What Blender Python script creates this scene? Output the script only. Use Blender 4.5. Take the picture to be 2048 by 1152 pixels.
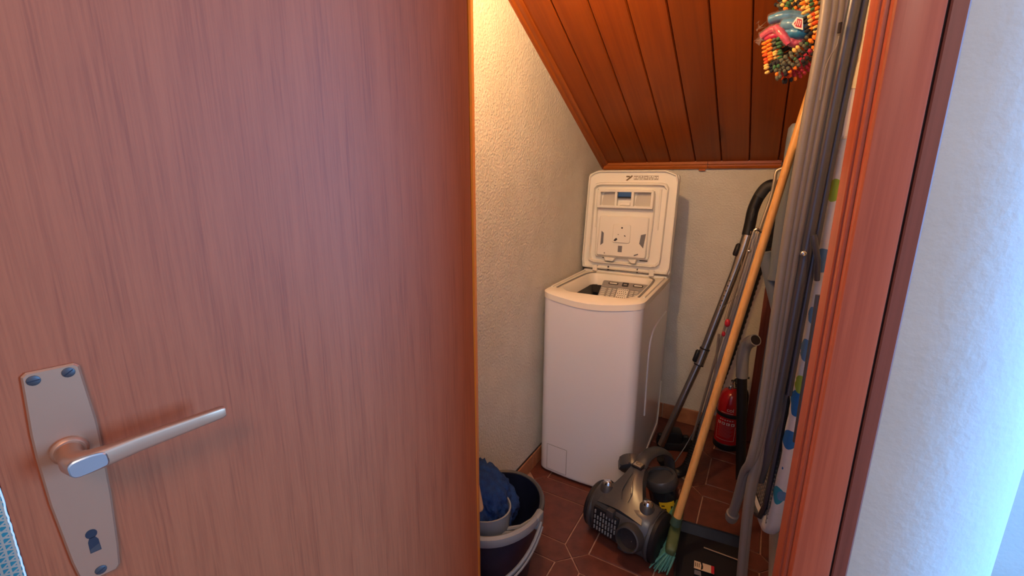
import bpy, bmesh, math, random
from mathutils import Vector, Matrix
random.seed(7)
for o in list(bpy.data.objects): bpy.data.objects.remove(o)
SC = bpy.context.scene
COL = SC.collection
pi = math.pi

# ------------------------------------------------------------------ camera
F, YAW, PITCH, ROLL, H = 889.6, 0.5223, 0.2336, 0.0059, 1.3072
_f = Vector((-math.sin(YAW)*math.cos(PITCH), math.cos(YAW)*math.cos(PITCH), -math.sin(PITCH)))
_r = Vector((math.cos(YAW), math.sin(YAW), 0)); _u = _r.cross(_f)
CR = math.cos(ROLL)*_r + math.sin(ROLL)*_u
CU = math.cos(ROLL)*_u - math.sin(ROLL)*_r
CAMP = Vector((0, 0, H))
cam = bpy.data.cameras.new('camera'); camo = bpy.data.objects.new('camera', cam); COL.objects.link(camo)
cam.sensor_width = 36; cam.lens = F/2048*36; cam.clip_start = 0.01
camo.matrix_world = Matrix(((CR.x, CU.x, -_f.x, 0), (CR.y, CU.y, -_f.y, 0), (CR.z, CU.z, -_f.z, H), (0, 0, 0, 1)))
SC.camera = camo

# ------------------------------------------------------------------ light
w = bpy.data.worlds.new('world'); SC.world = w; w.use_nodes = True
w.node_tree.nodes['Background'].inputs[0].default_value = (0.62, 0.75, 1.0, 1)
w.node_tree.nodes['Background'].inputs[1].default_value = 0.6
def light(name, kind, loc, color, energy, aim=None, **kw):
    l = bpy.data.lights.new(name, kind); l.color = color; l.energy = energy
    for k, v in kw.items(): setattr(l, k, v)
    o = bpy.data.objects.new(name, l); COL.objects.link(o); o.location = loc
    if aim: o.rotation_euler = (Vector(aim)-Vector(loc)).to_track_quat('-Z', 'Y').to_euler()
    return o
# daylight through the hall window, to the right of and behind the viewer
light('window_daylight', 'AREA', (2.30, 1.08, 1.45), (0.12, 0.42, 1.0), 135, aim=(0.0, 0.78, 1.35), shape='RECTANGLE', size=.72, size_y=1.3)
# added fill behind the viewer, standing in for the hall's general light
light('hall_fill_light', 'POINT', (0.25, -0.75, 2.2), (1.0, 0.79, 0.62), 25, shadow_soft_size=0.25)
# bare bulb under the sloping ceiling of the closet
light('closet_bulb_light', 'POINT', (-0.47, 1.02, 1.995), (1.0, 0.62, 0.26), 17, shadow_soft_size=0.035)
SC.view_settings.view_transform = 'Standard'; SC.view_settings.look = 'None'
SC.view_settings.exposure = 0.60; SC.view_settings.gamma = 1.0
SC.view_settings.use_curve_mapping = False

# ------------------------------------------------------------------ helpers
def P(px, py, X=None, Y=None, Z=None):
    """photo pixel -> world point on the plane X=, Y= or Z="""
    d = CR*((px-1024)/F) - CU*((py-576)/F) + _f
    if X is not None: t = X/d.x
    elif Y is not None: t = Y/d.y
    else: t = (Z-H)/d.z
    return CAMP + d*t
OFF = {}
def rgb(*c): return (c[0], c[1], c[2], 1)
def mat(name, col, rough=0.5, metal=0.0, noise=None, bump=None, coat=0.0, spec=0.5, trans=0, emit=None, sheen=0, alpha=1):
    """noise=(other colour, scale xyz, detail, sharp lo, hi); bump=(scale, strength, distance)"""
    m = bpy.data.materials.new(name); m.use_nodes = True; nt = m.node_tree; b = nt.nodes['Principled BSDF']
    b.inputs['Base Color'].default_value = rgb(*col); b.inputs['Roughness'].default_value = rough
    b.inputs['Metallic'].default_value = metal; b.inputs['Coat Weight'].default_value = coat
    b.inputs['Coat Roughness'].default_value = 0.15
    b.inputs['Specular IOR Level'].default_value = spec; b.inputs['Transmission Weight'].default_value = trans
    b.inputs['Sheen Weight'].default_value = sheen; b.inputs['Alpha'].default_value = alpha
    if emit:
        b.inputs['Emission Color'].default_value = rgb(*emit[0]); b.inputs['Emission Strength'].default_value = emit[1]
    tc = nt.nodes.new('ShaderNodeTexCoord')
    if noise:
        c2, sc, det, lo, hi = noise
        mp = nt.nodes.new('ShaderNodeMapping'); mp.inputs['Scale'].default_value = sc
        n = nt.nodes.new('ShaderNodeTexNoise'); n.inputs['Scale'].default_value = 1; n.inputs['Detail'].default_value = det
        r = nt.nodes.new('ShaderNodeMapRange'); r.inputs[1].default_value = lo; r.inputs[2].default_value = hi
        mx = nt.nodes.new('ShaderNodeMix'); mx.data_type = 'RGBA'
        mx.inputs[6].default_value = rgb(*col); mx.inputs[7].default_value = rgb(*c2)
        nt.links.new(tc.outputs['Object'], mp.inputs[0]); nt.links.new(mp.outputs[0], n.inputs['Vector'])
        nt.links.new(n.outputs['Fac'], r.inputs[0]); nt.links.new(r.outputs[0], mx.inputs[0]); nt.links.new(mx.outputs[2], b.inputs['Base Color'])
    if bump:
        n = nt.nodes.new('ShaderNodeTexNoise'); n.inputs['Scale'].default_value = bump[0]; n.inputs['Detail'].default_value = 4
        bp = nt.nodes.new('ShaderNodeBump'); bp.inputs['Strength'].default_value = bump[1]; bp.inputs['Distance'].default_value = bump[2]
        nt.links.new(tc.outputs['Object'], n.inputs['Vector']); nt.links.new(n.outputs['Fac'], bp.inputs['Height']); nt.links.new(bp.outputs[0], b.inputs['Normal'])
    return m
def wood(name, dark, mid, light_, along=2, fine=420, broad=26, rough=0.45, coat=0.0, knots=0, warp=0.0, obrand=0.0, bumpd=0.0003):
    """grain lines run along the object axis `along`"""
    m = bpy.data.materials.new(name); m.use_nodes = True; nt = m.node_tree; b = nt.nodes['Principled BSDF']
    N = nt.nodes.new; L = nt.links.new
    b.inputs['Roughness'].default_value = rough; b.inputs['Coat Weight'].default_value = coat; b.inputs['Coat Roughness'].default_value = 0.25; b.inputs['Specular IOR Level'].default_value = .28
    tc = N('ShaderNodeTexCoord'); vec = tc.outputs['Object']
    oi = N('ShaderNodeObjectInfo')
    if obrand:
        sc = N('ShaderNodeVectorMath'); sc.operation = 'SCALE'; sc.inputs[0].default_value = (13, 7, 29); L(oi.outputs['Random'], sc.inputs['Scale'])
        ad = N('ShaderNodeVectorMath'); L(vec, ad.inputs[0]); L(sc.outputs[0], ad.inputs[1]); vec = ad.outputs[0]
    def nz(s, ratio, det, rgh=0.6):
        mp = N('ShaderNodeMapping'); v = [s, s, s]; v[along] = s*ratio; mp.inputs['Scale'].default_value = v
        n = N('ShaderNodeTexNoise'); n.inputs['Scale'].default_value = 1; n.inputs['Detail'].default_value = det; n.inputs['Roughness'].default_value = rgh
        n.inputs['Distortion'].default_value = warp
        L(vec, mp.inputs[0]); L(mp.outputs[0], n.inputs['Vector']); return n.outputs['Fac']
    a = nz(fine, 0.022, 3); c = nz(broad, 0.05, 4)
    r1 = N('ShaderNodeMapRange'); r1.inputs[1].default_value = .32; r1.inputs[2].default_value = .62; L(a, r1.inputs[0])
    m1 = N('ShaderNodeMix'); m1.data_type = 'RGBA'; m1.inputs[6].default_value = rgb(*dark); m1.inputs[7].default_value = rgb(*mid); L(r1.outputs[0], m1.inputs[0])
    r2 = N('ShaderNodeMapRange'); r2.inputs[1].default_value = .38; r2.inputs[2].default_value = .68; r2.inputs[4].default_value = .75; L(c, r2.inputs[0])
    m2 = N('ShaderNodeMix'); m2.data_type = 'RGBA'; m2.inputs[7].default_value = rgb(*light_); L(m1.outputs[2], m2.inputs[6]); L(r2.outputs[0], m2.inputs[0])
    out = m2.outputs[2]
    if knots:
        mp = N('ShaderNodeMapping'); v = [knots, knots, knots]; v[along] = knots*0.35; mp.inputs['Scale'].default_value = v
        vo = N('ShaderNodeTexVoronoi'); vo.inputs['Scale'].default_value = 1; L(vec, mp.inputs[0]); L(mp.outputs[0], vo.inputs['Vector'])
        r3 = N('ShaderNodeMapRange'); r3.inputs[1].default_value = .07; r3.inputs[2].default_value = .13; L(vo.outputs['Distance'], r3.inputs[0])
        m3 = N('ShaderNodeMix'); m3.data_type = 'RGBA'; m3.inputs[6].default_value = rgb(*[x*0.35 for x in dark]); L(out, m3.inputs[7]); L(r3.outputs[0], m3.inputs[0]); out = m3.outputs[2]
    if obrand:
        hs = N('ShaderNodeHueSaturation'); r4 = N('ShaderNodeMapRange'); r4.inputs[3].default_value = 1-obrand; r4.inputs[4].default_value = 1+obrand
        L(oi.outputs['Random'], r4.inputs[0]); L(r4.outputs[0], hs.inputs['Value']); L(out, hs.inputs['Color']); out = hs.outputs[0]
    L(out, b.inputs['Base Color'])
    bp = N('ShaderNodeBump'); bp.inputs['Strength'].default_value = .35; bp.inputs['Distance'].default_value = bumpd; L(a, bp.inputs['Height']); L(bp.outputs[0], b.inputs['Normal'])
    return m

class B:
    """collects geometry for one mesh object"""
    def __init__(s): s.bm = bmesh.new(); s.mi = 0
    def _done(s, before):
        for f in s.bm.faces:
            if f.index == -1 or f not in before: f.material_index = s.mi
    def poly(s, vs, mi=None):
        v = [s.bm.verts.new(p) for p in vs]; f = s.bm.faces.new(v); f.material_index = s.mi if mi is None else mi; return f
    def box(s, lo, hi, bev=0.0, M=None, seg=1):
        c = [(lo[i]+hi[i])/2 for i in range(3)]; d = [abs(hi[i]-lo[i]) for i in range(3)]
        r = bmesh.ops.create_cube(s.bm, size=1)['verts']
        for v in r: v.co = Vector((v.co.x*d[0]+c[0], v.co.y*d[1]+c[1], v.co.z*d[2]+c[2]))
        fs = {f for v in r for f in v.link_faces}
        if bev > 0:
            es = list({e for v in r for e in v.link_edges})
            g = bmesh.ops.bevel(s.bm, geom=es, offset=min(bev, min(d)*.49), segments=seg, affect='EDGES', profile=.5)
            fs = {f for v in g['verts'] for f in v.link_faces} | {f for f in fs if f.is_valid}
            r = list({v for f in fs for v in f.verts})
        for f in fs: f.material_index = s.mi
        if M is not None:
            for v in r: v.co = M @ v.co
        return s
    def ring_loft(s, rings, cap0=True, cap1=True, closed=True):
        vr = [[s.bm.verts.new(p) for p in r] for r in rings]; n = len(vr[0])
        for a, b in zip(vr, vr[1:]):
            for i in range(n if closed else n-1):
                j = (i+1) % n
                try: f = s.bm.faces.new((a[i], a[j], b[j], b[i])); f.material_index = s.mi
                except ValueError: pass
        if closed and cap0: f = s.bm.faces.new(list(reversed(vr[0]))); f.material_index = s.mi
        if closed and cap1: f = s.bm.faces.new(vr[-1]); f.material_index = s.mi
        return s
    def tube(s, pts, r, n=10, cap=True, closed=False, flat=1.0, up=None):
        pts = [Vector(p) for p in pts]; m = len(pts); rings = []
        rad = r if isinstance(r, (list, tuple)) else [r]*m
        prev = None
        for i, p in enumerate(pts):
            if closed: t = pts[(i+1) % m]-pts[i-1]
            else: t = pts[min(i+1, m-1)]-pts[max(i-1, 0)]
            t.normalize()
            if prev is None:
                a = Vector(up) if up else (Vector((0, 0, 1)) if abs(t.z) < .9 else Vector((0, 1, 0)))
                x = t.cross(a).normalized()
            else:
                x = (prev - t*prev.dot(t)).normalized()
            prev = x; y = t.cross(x)
            rings.append([p + (x*math.cos(2*pi*k/n) + y*math.sin(2*pi*k/n)*flat)*rad[i] for k in range(n)])
        if closed: rings.append(rings[0]); return s.ring_loft(rings, False, False)
        return s.ring_loft(rings, cap, cap)
    def lathe(s, prof, n=24, M=None, sx=1, sy=1, arc=None, capb=True, capt=True):
        rings = []
        for r, z in prof:
            rg = [Vector((r*sx*math.cos(2*pi*k/n), r*sy*math.sin(2*pi*k/n), z)) for k in range(n)]
            rings.append([M @ v for v in rg] if M is not None else rg)
        return s.ring_loft(rings, capb, capt)
    def prism(s, outline, d0, d1, M, bev=0):
        """outline (u,v) polygon, extruded along local z from d0 to d1, M maps (u,v,d) to target space"""
        a = [M @ Vector((u, v, d0)) for u, v in outline]; b = [M @ Vector((u, v, d1)) for u, v in outline]
        if bev:
            cu = sum(u for u, v in outline)/len(outline); cv = sum(v for u, v in outline)/len(outline)
            def ins(k):
                o = []
                n = len(outline)
                for i in range(n):
                    p0, p1, p2 = Vector(outline[i-1]), Vector(outline[i]), Vector(outline[(i+1) % n])
                    e1 = (p1-p0).normalized(); e2 = (p2-p1).normalized()
                    nn = Vector((-e1.y-e2.y, e1.x+e2.x));
                    if nn.length > 1e-6: nn.normalize()
                    q = p1+nn*k
                    o.append(q)
                ar = sum(outline[i-1][0]*outline[i][1]-outline[i][0]*outline[i-1][1] for i in range(n))
                if ar < 0: o = [Vector(outline[i])*2-o[i] for i in range(n)]
                return o
            i2 = ins(bev); sg = 1 if d1 > d0 else -1
            rings = [a, [M @ Vector((u, v, d1-sg*bev)) for u, v in outline], [M @ Vector((q.x, q.y, d1)) for q in i2]]
            return s.ring_loft(rings)
        return s.ring_loft([a, b])
    def ball(s, c, r, sub=2, M=None):
        g = bmesh.ops.create_icosphere(s.bm, subdivisions=sub, radius=1)['verts']
        rr = r if isinstance(r, (tuple, list)) else (r, r, r)
        for v in g:
            q = Vector((v.co.x*rr[0], v.co.y*rr[1], v.co.z*rr[2]))
            if M is not None: q = M @ q
            v.co = q+Vector(c)
        for f in {f for v in g for f in v.link_faces}: f.material_index = s.mi
        return s

def link(o, parent=None):
    COL.objects.link(o)
    if parent is not None: o.parent = parent
    return o
def obj(name, b, m, parent=None, world=False, smooth=38, base=None, sub=0, bevel=0):
    """one mesh object; world=True: vertices are in world space, base= object origin"""
    bm = b.bm
    bmesh.ops.recalc_face_normals(bm, faces=bm.faces)
    me = bpy.data.meshes.new(name)
    sh = Vector((0, 0, 0))
    if parent is not None and world: sh = OFF.get(parent, Vector((0, 0, 0)))
    loc = Vector((0, 0, 0))
    if base is not None: loc = Vector(base)-sh; sh = Vector(base)
    if sh.length > 0: bmesh.ops.translate(bm, verts=bm.verts, vec=-sh)
    bm.to_mesh(me); bm.free()
    for mm in (m if isinstance(m, (list, tuple)) else [m]): me.materials.append(mm)
    if smooth:
        for p in me.polygons: p.use_smooth = True
        me.set_sharp_from_angle(angle=math.radians(smooth))
    o = bpy.data.objects.new(name, me); link(o, parent); o.location = loc
    if parent is not None and world: OFF[o] = sh
    if bevel:
        md = o.modifiers.new('bevel', 'BEVEL'); md.width = bevel; md.segments = 2; md.limit_method = 'ANGLE'
    if sub:
        md = o.modifiers.new('subdiv', 'SUBSURF'); md.levels = sub; md.render_levels = sub
    return o
def thing(name, label, cat, loc=(0, 0, 0), rotz=0, group=None):
    o = bpy.data.objects.new(name, None); COL.objects.link(o); o.empty_display_size = .1
    o.location = loc; o.rotation_euler = (0, 0, rotz); o['label'] = label; o['category'] = cat
    if group: o['group'] = group
    OFF[o] = Vector(loc); return o
def tag(o, label, cat, group=None):
    o['label'] = label; o['category'] = cat
    if group: o['group'] = group
    return o
def struct(o, label=None):
    o['kind'] = 'structure'
    if label: o['label'] = label
    return o
def sroot(name, label, loc=(0, 0, 0), rotz=0):
    o = bpy.data.objects.new(name, None); COL.objects.link(o); o.location = loc; o.rotation_euler = (0, 0, rotz); o['kind'] = 'structure'; o['label'] = label
    OFF[o] = Vector(loc); return o
def basis(o, x, y, z):
    x, y, z = Vector(x), Vector(y), Vector(z)
    return Matrix(((x.x, y.x, z.x, o[0]), (x.y, y.y, z.y, o[1]), (x.z, y.z, z.z, o[2]), (0, 0, 0, 1)))
def rrect(u0, v0, u1, v1, r, n=5):
    r = min(r, abs(u1-u0)*.499, abs(v1-v0)*.499); out = []
    for cx, cy, a0 in ((u1-r, v0+r, -pi/2), (u1-r, v1-r, 0), (u0+r, v1-r, pi/2), (u0+r, v0+r, pi)):
        for k in range(n+1):
            a = a0+k*pi/2/n; out.append((cx+r*math.cos(a), cy+r*math.sin(a)))
    return out
def rpoly(pts, r, n=4):
    """polygon with rounded corners"""
    out = []; m = len(pts)
    for i in range(m):
        p = Vector(pts[i]); a = Vector(pts[i-1])-p; c = Vector(pts[(i+1) % m])-p
        rr = min(r, a.length*.45, c.length*.45); a = p+a.normalized()*rr; c = p+c.normalized()*rr
        for k in range(n+1):
            t = k/n; q = a*(1-t)**2+p*2*t*(1-t)+c*t*t; out.append((q.x, q.y))
    return out
def spline(pts, n=8):
    """Catmull-Rom through points"""
    p = [Vector(q) for q in pts]; p = [p[0]*2-p[1]]+p+[p[-1]*2-p[-2]]; out = []
    for i in range(1, len(p)-2):
        for k in range(n):
            t = k/n
            out.append(.5*((2*p[i])+(p[i+1]-p[i-1])*t+(2*p[i-1]-5*p[i]+4*p[i+1]-p[i+2])*t*t+(3*p[i]-p[i-1]-3*p[i+1]+p[i+2])*t**3))
    out.append(p[-2]); return out
def lettering(name, s, size, M, m, parent, bend=None, world=False, extr=0.0002):
    """flat lettering; text plane (x right, y up) mapped by M; bend=radius wraps x round a cylinder about local y"""
    c = bpy.data.curves.new(name, 'FONT'); c.body = s; c.size = size; c.align_x = 'CENTER'; c.align_y = 'CENTER'
    t = bpy.data.objects.new(name, c); COL.objects.link(t); bpy.context.view_layer.update()
    me = bpy.data.meshes.new_from_object(t.evaluated_get(bpy.context.evaluated_depsgraph_get()))
    bpy.data.objects.remove(t); bpy.data.curves.remove(c)
    off = OFF.get(parent, Vector((0, 0, 0))) if world else Vector((0, 0, 0))
    for v in me.vertices:
        q = v.co.copy()
        if bend: a = q.x/bend; q = Vector((bend*math.sin(a), q.y, bend*math.cos(a)-bend))
        v.co = M @ q - off
    me.materials.clear(); me.materials.append(m)
    o = bpy.data.objects.new(name, me); link(o, parent); return o

# ------------------------------------------------------------------ materials
M_door = wood('door_veneer', (.235, .044, .012), (.315, .064, .018), (.338, .071, .021), along=2, fine=460, broad=60, rough=.6, coat=0, bumpd=.0001)
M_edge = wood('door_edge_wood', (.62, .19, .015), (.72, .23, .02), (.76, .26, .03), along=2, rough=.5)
M_frame = wood('red_stained_frame', (.33, .062, .026), (.44, .095, .042), (.47, .106, .050), along=2, fine=130, broad=9, rough=.4, coat=.15, knots=2.6, warp=.3)
M_frame2 = wood('dark_red_strip', (.15, .040, .026), (.22, .062, .042), (.25, .078, .052), along=2, fine=130, broad=9, rough=.5, knots=2.2)
M_pine = wood('varnished_pine', (.24, .044, .004), (.32, .062, .004), (.37, .078, .005), along=1, fine=60, broad=7, rough=.45, coat=.15, knots=3.4, warp=.5, obrand=.16)
M_trimw = wood('varnished_trim', (.22, .045, .006), (.34, .078, .010), (.38, .092, .013), along=1, fine=90, broad=9, rough=.35, coat=.3, obrand=.1)
M_trimx = wood('varnished_trim_across', (.26, .062, .009), (.40, .105, .016), (.44, .12, .020), along=0, fine=90, broad=9, rough=.35, coat=.3, obrand=.1)
M_wall = mat('rough_plaster', (.70, .67, .61), .85, noise=((.62, .59, .53), (9, 9, 9), 5, .3, .75), bump=(120, .8, .006))
M_wallh = mat('hall_plaster', (.56, .525, .485), .85, noise=((.51, .475, .435), (6, 6, 6), 5, .3, .75), bump=(80, .4, .002))
M_gap = mat('dark_gap', (.015, .009, .012), .9)
M_tile = mat('terracotta_tile', (.150, .044, .031), .42, noise=((.085, .025, .019), (22, 22, 22), 7, .32, .72), bump=(60, .25, .002))
M_grout = mat('pink_grout', (.42, .26, .20), .9, noise=((.32, .18, .14), (60, 60, 60), 4, .3, .7))
M_skirt = mat('terracotta_skirting', (.46, .20, .10), .5, noise=((.34, .13, .065), (25, 25, 25), 5, .3, .7))
M_enamel = mat('white_enamel', (.74, .735, .79), .18, coat=.3)
M_cream = mat('cream_plastic', (.82, .78, .70), .38)
M_lidp = mat('lid_plastic', (.80, .77, .70), .42)
M_greyseal = mat('grey_seal', (.20, .20, .21), .6)
M_dark = mat('dark_recess', (.035, .036, .042), .6)
M_drum = mat('brushed_drum', (.50, .50, .50), .35, metal=.7)
M_blueplug = mat('blue_siphon', (.02, .10, .30), .35)
M_print = mat('brown_print', (.16, .11, .06), .6)
M_bronze = mat('satin_bronze', (.46, .20, .105), .46, metal=.7, bump=(300, .06, .0004))
M_steel = mat('pale_steel', (.60, .62, .63), .30, metal=1.0)
M_screw = mat('dark_screw', (.07, .05, .045), .5, metal=.6)
M_black = mat('black_plastic', (.010, .010, .014), .45, spec=.35)
M_navy = mat('navy_bucket_plastic', (.010, .013, .034), .32)
M_greyp = mat('grey_plastic', (.23, .24, .26), .42)
M_bluecl = mat('blue_microfibre', (.005, .045, .20), .95, noise=((.003, .022, .11), (55, 55, 55), 5, .3, .7), bump=(330, .7, .004))
M_beech = wood('pale_beech', (.52, .30, .15), (.62, .38, .20), (.66, .43, .25), along=2, fine=160, broad=14, rough=.5)
M_broomw = wood('varnished_broom_handle', (.50, .22, .06), (.66, .33, .10), (.72, .40, .14), along=2, fine=170, broad=22, rough=.4, coat=.2, warp=.3)
M_vac = mat('graphite_plastic', (.050, .050, .056), .34, coat=.12)
M_vac2 = mat('graphite_matt', (.040, .040, .046), .45)
M_vacbin = mat('smoked_bin', (.016, .017, .026), .12, coat=.4)
M_chrome = mat('chrome', (.72, .71, .70), .14, metal=1.0)
M_rack = mat('grey_chrome_wire', (.36, .32, .29), .34, metal=.8)
M_tubem = mat('telescopic_steel', (.40, .36, .34), .26, metal=.95)
M_yel = mat('yellow_sticker', (.72, .50, .02), .5)
M_red = mat('extinguisher_red', (.42, .006, .012), .25, coat=.3)
M_redcl = mat('red_plastic_clip', (.45, .012, .03), .4)
M_wtxt = mat('white_ink', (.62, .50, .48), .6)
M_green = mat('olive_broom_plastic', (.085, .125, .050), .55, noise=((.055, .085, .034), (30, 30, 30), 4, .3, .7))
M_green2 = mat('green_broom_socket', (.040, .080, .055), .5)
M_teal = mat('mint_bristles', (.16, .42, .32), .7, noise=((.08, .28, .21), (200, 200, 8), 3, .3, .7))
M_card = mat('cream_card', (.60, .47, .34), .6)
M_legg = mat('grey_painted_tube', (.215, .195, .19), .45, metal=.25)
M_legn = mat('slate_blue_tube', (.085, .090, .120), .28, metal=.55)
M_polem = mat('blue_grey_pole', (.135, .165, .215), .45)
M_white = mat('white_plastic', (.80, .76, .70), .45)
M_bulb = mat('lit_bulb', (1, .8, .5), .4, emit=((1, .62, .26), 25))

# ------------------------------------------------------------------ the room
XL, YB, XR = -.836, 2.442, .14
YF0, YF1 = .690, .800
def ceil_z(y): return 1.394 + .499*(2.459-y)
b = B(); b.box((XL-.12, YF1-.05, 0), (XL, YB+.12, 2.5)); struct(obj('wall_left', b, M_wall, smooth=0), 'white rough plaster wall beside the washing machine')
b = B(); b.box((XL-.12, YB, 0), (XR+.3, YB+.12, 1.55)); struct(obj('wall_back', b, M_wall, smooth=0), 'white plaster end wall under the sloping ceiling')
b = B(); b.box((XR, YF1, 0), (XR+.12, YB, 2.4)); struct(obj('wall_right', b, M_wall, smooth=0), 'white plaster wall behind the ironing board')
# front wall, right of the doorway, ending in a rounded outer corner
b = B()
R0 = .20; cx, cy = .156, YF0+R0
out = [(.118, YF1), (.118, YF0), (.152, YF0)] + [(cx+R0*math.sin(a), cy-R0*math.cos(a)) for a in [k*pi/2/14 for k in range(15)]] + [(cx+R0, 1.6), (XR+.12, 1.6), (XR+.12, YF1)]
b.ring_loft([[Vector((x, y, 0)) for x, y in out], [Vector((x, y, 2.5)) for x, y in out]])
struct(obj('wall_front', b, M_wallh, smooth=30), 'white hall wall with a rounded corner beside the door frame')
b = B(); b.box((-1.5, YF0, 0), (-.60, YF1, 2.5)); struct(obj('wall_front_hinge_side', b, M_wallh, smooth=0), 'white hall wall behind the open door')
b = B(); b.box((-.56, YF0, 2.05), (.16, YF1, 2.5)); struct(obj('wall_front_over_door', b, M_wallh, smooth=0), 'white wall above the doorway')
# hall shell around the viewer
b = B(); b.box((-1.62, -1.5, 0), (-1.5, YF1, 2.5)); struct(obj('wall_hall_left', b, M_wallh, smooth=0), 'white hall wall beyond the open door')
b = B(); b.box((-1.62, -1.62, 0), (2.52, -1.5, 2.5)); struct(obj('wall_hall_rear', b, M_wallh, smooth=0), 'white hall wall behind the viewer')
b = B()
b.box((2.4, -1.5, 0), (2.52, 1.6, .75)); b.box((2.4, -1.5, 2.15), (2.52, 1.6, 2.5)); b.box((2.4, -1.5, .75), (2.52, .68, 2.15)); b.box((2.4, 1.50, .75), (2.52, 1.6, 2.15))
struct(obj('wall_hall_right', b, M_wallh, smooth=0), 'white hall wall with the window')
b = B(); b.box((.26, 1.6, 0), (2.52, 1.72, 2.5)); struct(obj('wall_hall_far', b, M_wallh, smooth=0), 'white hall wall round the corner')
b = B(); b.box((-1.62, -1.62, 2.5), (2.52, 1.72, 2.6)); struct(obj('ceiling_hall', b, M_wallh, smooth=0), 'white hall ceiling')
wn = sroot('window_1', 'hall window with a white frame', (2.46, 1.09, 1.45))
b = B(); b.box((-.04, -.43, -.7), (.04, -.37, .7)); b.box((-.04, .37, -.7), (.04, .43, .7)); b.box((-.04, -.43, -.7), (.04, .43, -.63)); b.box((-.04, -.43, .63), (.04, .43, .7)); b.box((-.03, -.03, -.65), (.03, .03, .65))
obj('window_frame', b, M_white, wn, smooth=0)

# floor: squares framed by long six-sided tiles that meet point to point
fl = B(); fl.box((-1.62, -1.62, -.06), (2.52, YB+.12, -.004)); floor = struct(obj('floor', fl, M_grout, smooth=0), 'terracotta floor of square and long hexagonal tiles with pale joints')
PT, HW, GX, GY = .315, .046, -.471, 1.260
g = .0026
def tile_mesh(outline, name):
    bm = B(); M = Matrix.Identity(4); bm.prism(outline, -.008, 0, M, bev=.0016)
    me = bpy.data.meshes.new(name); bmesh.ops.recalc_face_normals(bm.bm, faces=bm.bm.faces); bm.bm.to_mesh(me); bm.bm.free(); me.materials.append(M_tile); return me
h2 = PT/2-HW-g
sq = tile_mesh([(-h2, -h2), (h2, -h2), (h2, h2), (-h2, h2)], 'square_tile')
tip = PT/2-g*1.5; wd = HW-g
hx = tile_mesh([(-tip, 0), (-PT/2+HW, -wd), (PT/2-HW, -wd), (tip, 0), (PT/2-HW, wd), (-PT/2+HW, wd)], 'long_tile')
def put_tile(me, x, y, rz, nm):
    if x < XL-.05 or x > .36 or y > YB+.05 or y < .45: return
    o = bpy.data.objects.new(nm, me); link(o, floor); o.location = (x, y, random.uniform(-.0004, .0004)); o.rotation_euler = (random.uniform(-.001, .001), random.uniform(-.001, .001), rz)
for i in range(-3, 6):
    for j in range(-5, 6):
        x, y = GX+i*PT, GY+j*PT
        put_tile(sq, x+PT/2, y+PT/2, (i*7+j) % 4*pi/2, 'square_tile')
        put_tile(hx, x+PT/2, y, pi*((i+j) % 2), 'long_tile')
        put_tile(hx, x, y+PT/2, pi/2+pi*((i+j) % 2), 'long_tile')

# sloping pine ceiling: boards run down the slope
sl = math.atan(.499)
cz = sroot('ceiling', 'sloping varnished pine board ceiling', (0, 0, 0))
b = B()
yA, yB_ = .74, YB+.02
b.ring_loft([[Vector((x, yA, ceil_z(yA)+.022)), Vector((x, yB_, ceil_z(yB_)+.022)), Vector((x, yB_, ceil_z(yB_)+.06)), Vector((x, yA, ceil_z(yA)+.06))] for x in (XL-.1, XR+.1)])
obj('backing', b, M_gap, cz, smooth=0)
bw, ln = .118, (yB_-yA)/math.cos(sl)
seams = [-.828+bw*k for k in range(9)]
for k, x0 in enumerate(seams):
    x1 = min(x0+bw, XR+.02)
    if x1-x0 < .02: continue
    bb = B(); n = .0034; g2 = .0008
    a0, a1 = x0+g2-(x0+x1)/2, x1-g2-(x0+x1)/2
    prof = [(a0, .016), (a0, .006), (a0+n, 0), (a1-n, 0), (a1, .006), (a1, .016)]
    bb.ring_loft([[Vector((u, y, z)) for u, z in prof] for y in (-ln/2, ln/2)])
    o = obj('plank', bb, M_pine, cz, smooth=20); ym = (yA+yB_)/2
    o.location = ((x0+x1)/2, ym, ceil_z(ym)); o.rotation_euler = (-sl, 0, 0)
# mouldings
b = B(); ym = (yA+YB)/2; prof = [(0, 0), (.034, 0), (.034, -.006), (.026, -.012), (.014, -.014), (.008, -.022), (0, -.024)]
b.ring_loft([[Vector((u, y, z)) for u, z in prof] for y in (-ln/2, ln/2)])
o = struct(obj('trim_1', b, M_trimw, smooth=25), 'dark red moulding where ceiling meets the left wall'); o.location = (XL, ym, ceil_z(ym)+.002); o.rotation_euler = (-sl, 0, 0)
tr = sroot('trim_2', 'varnished wood strip along the top of the end wall', (0, YB, 1.392))
for x0, x1 in ((XL+.01, -.300), (-.298, .012)):
    b = B(); prof = [(0, -.016), (-.012, -.016), (-.016, -.008), (-.012, -.003), (-.012, .002), (-.016, .006), (-.016, .022), (0, .022)]
    b.ring_loft([[Vector((x, y, z)) for y, z in prof] for x in (x0, x1)]); obj('moulding_length', b, M_trimx, tr, smooth=20)
b = B(); b.box((-.338, YB-.012, 1.366), (-.308, YB+.005, 1.376), .001); o = obj('wood_offcut', b, M_trimx, smooth=0, base=(-.323, YB-.006, 1.366)); tag(o, 'small wood offcut wedged under the ceiling strip on the end wall', 'wood block')

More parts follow.
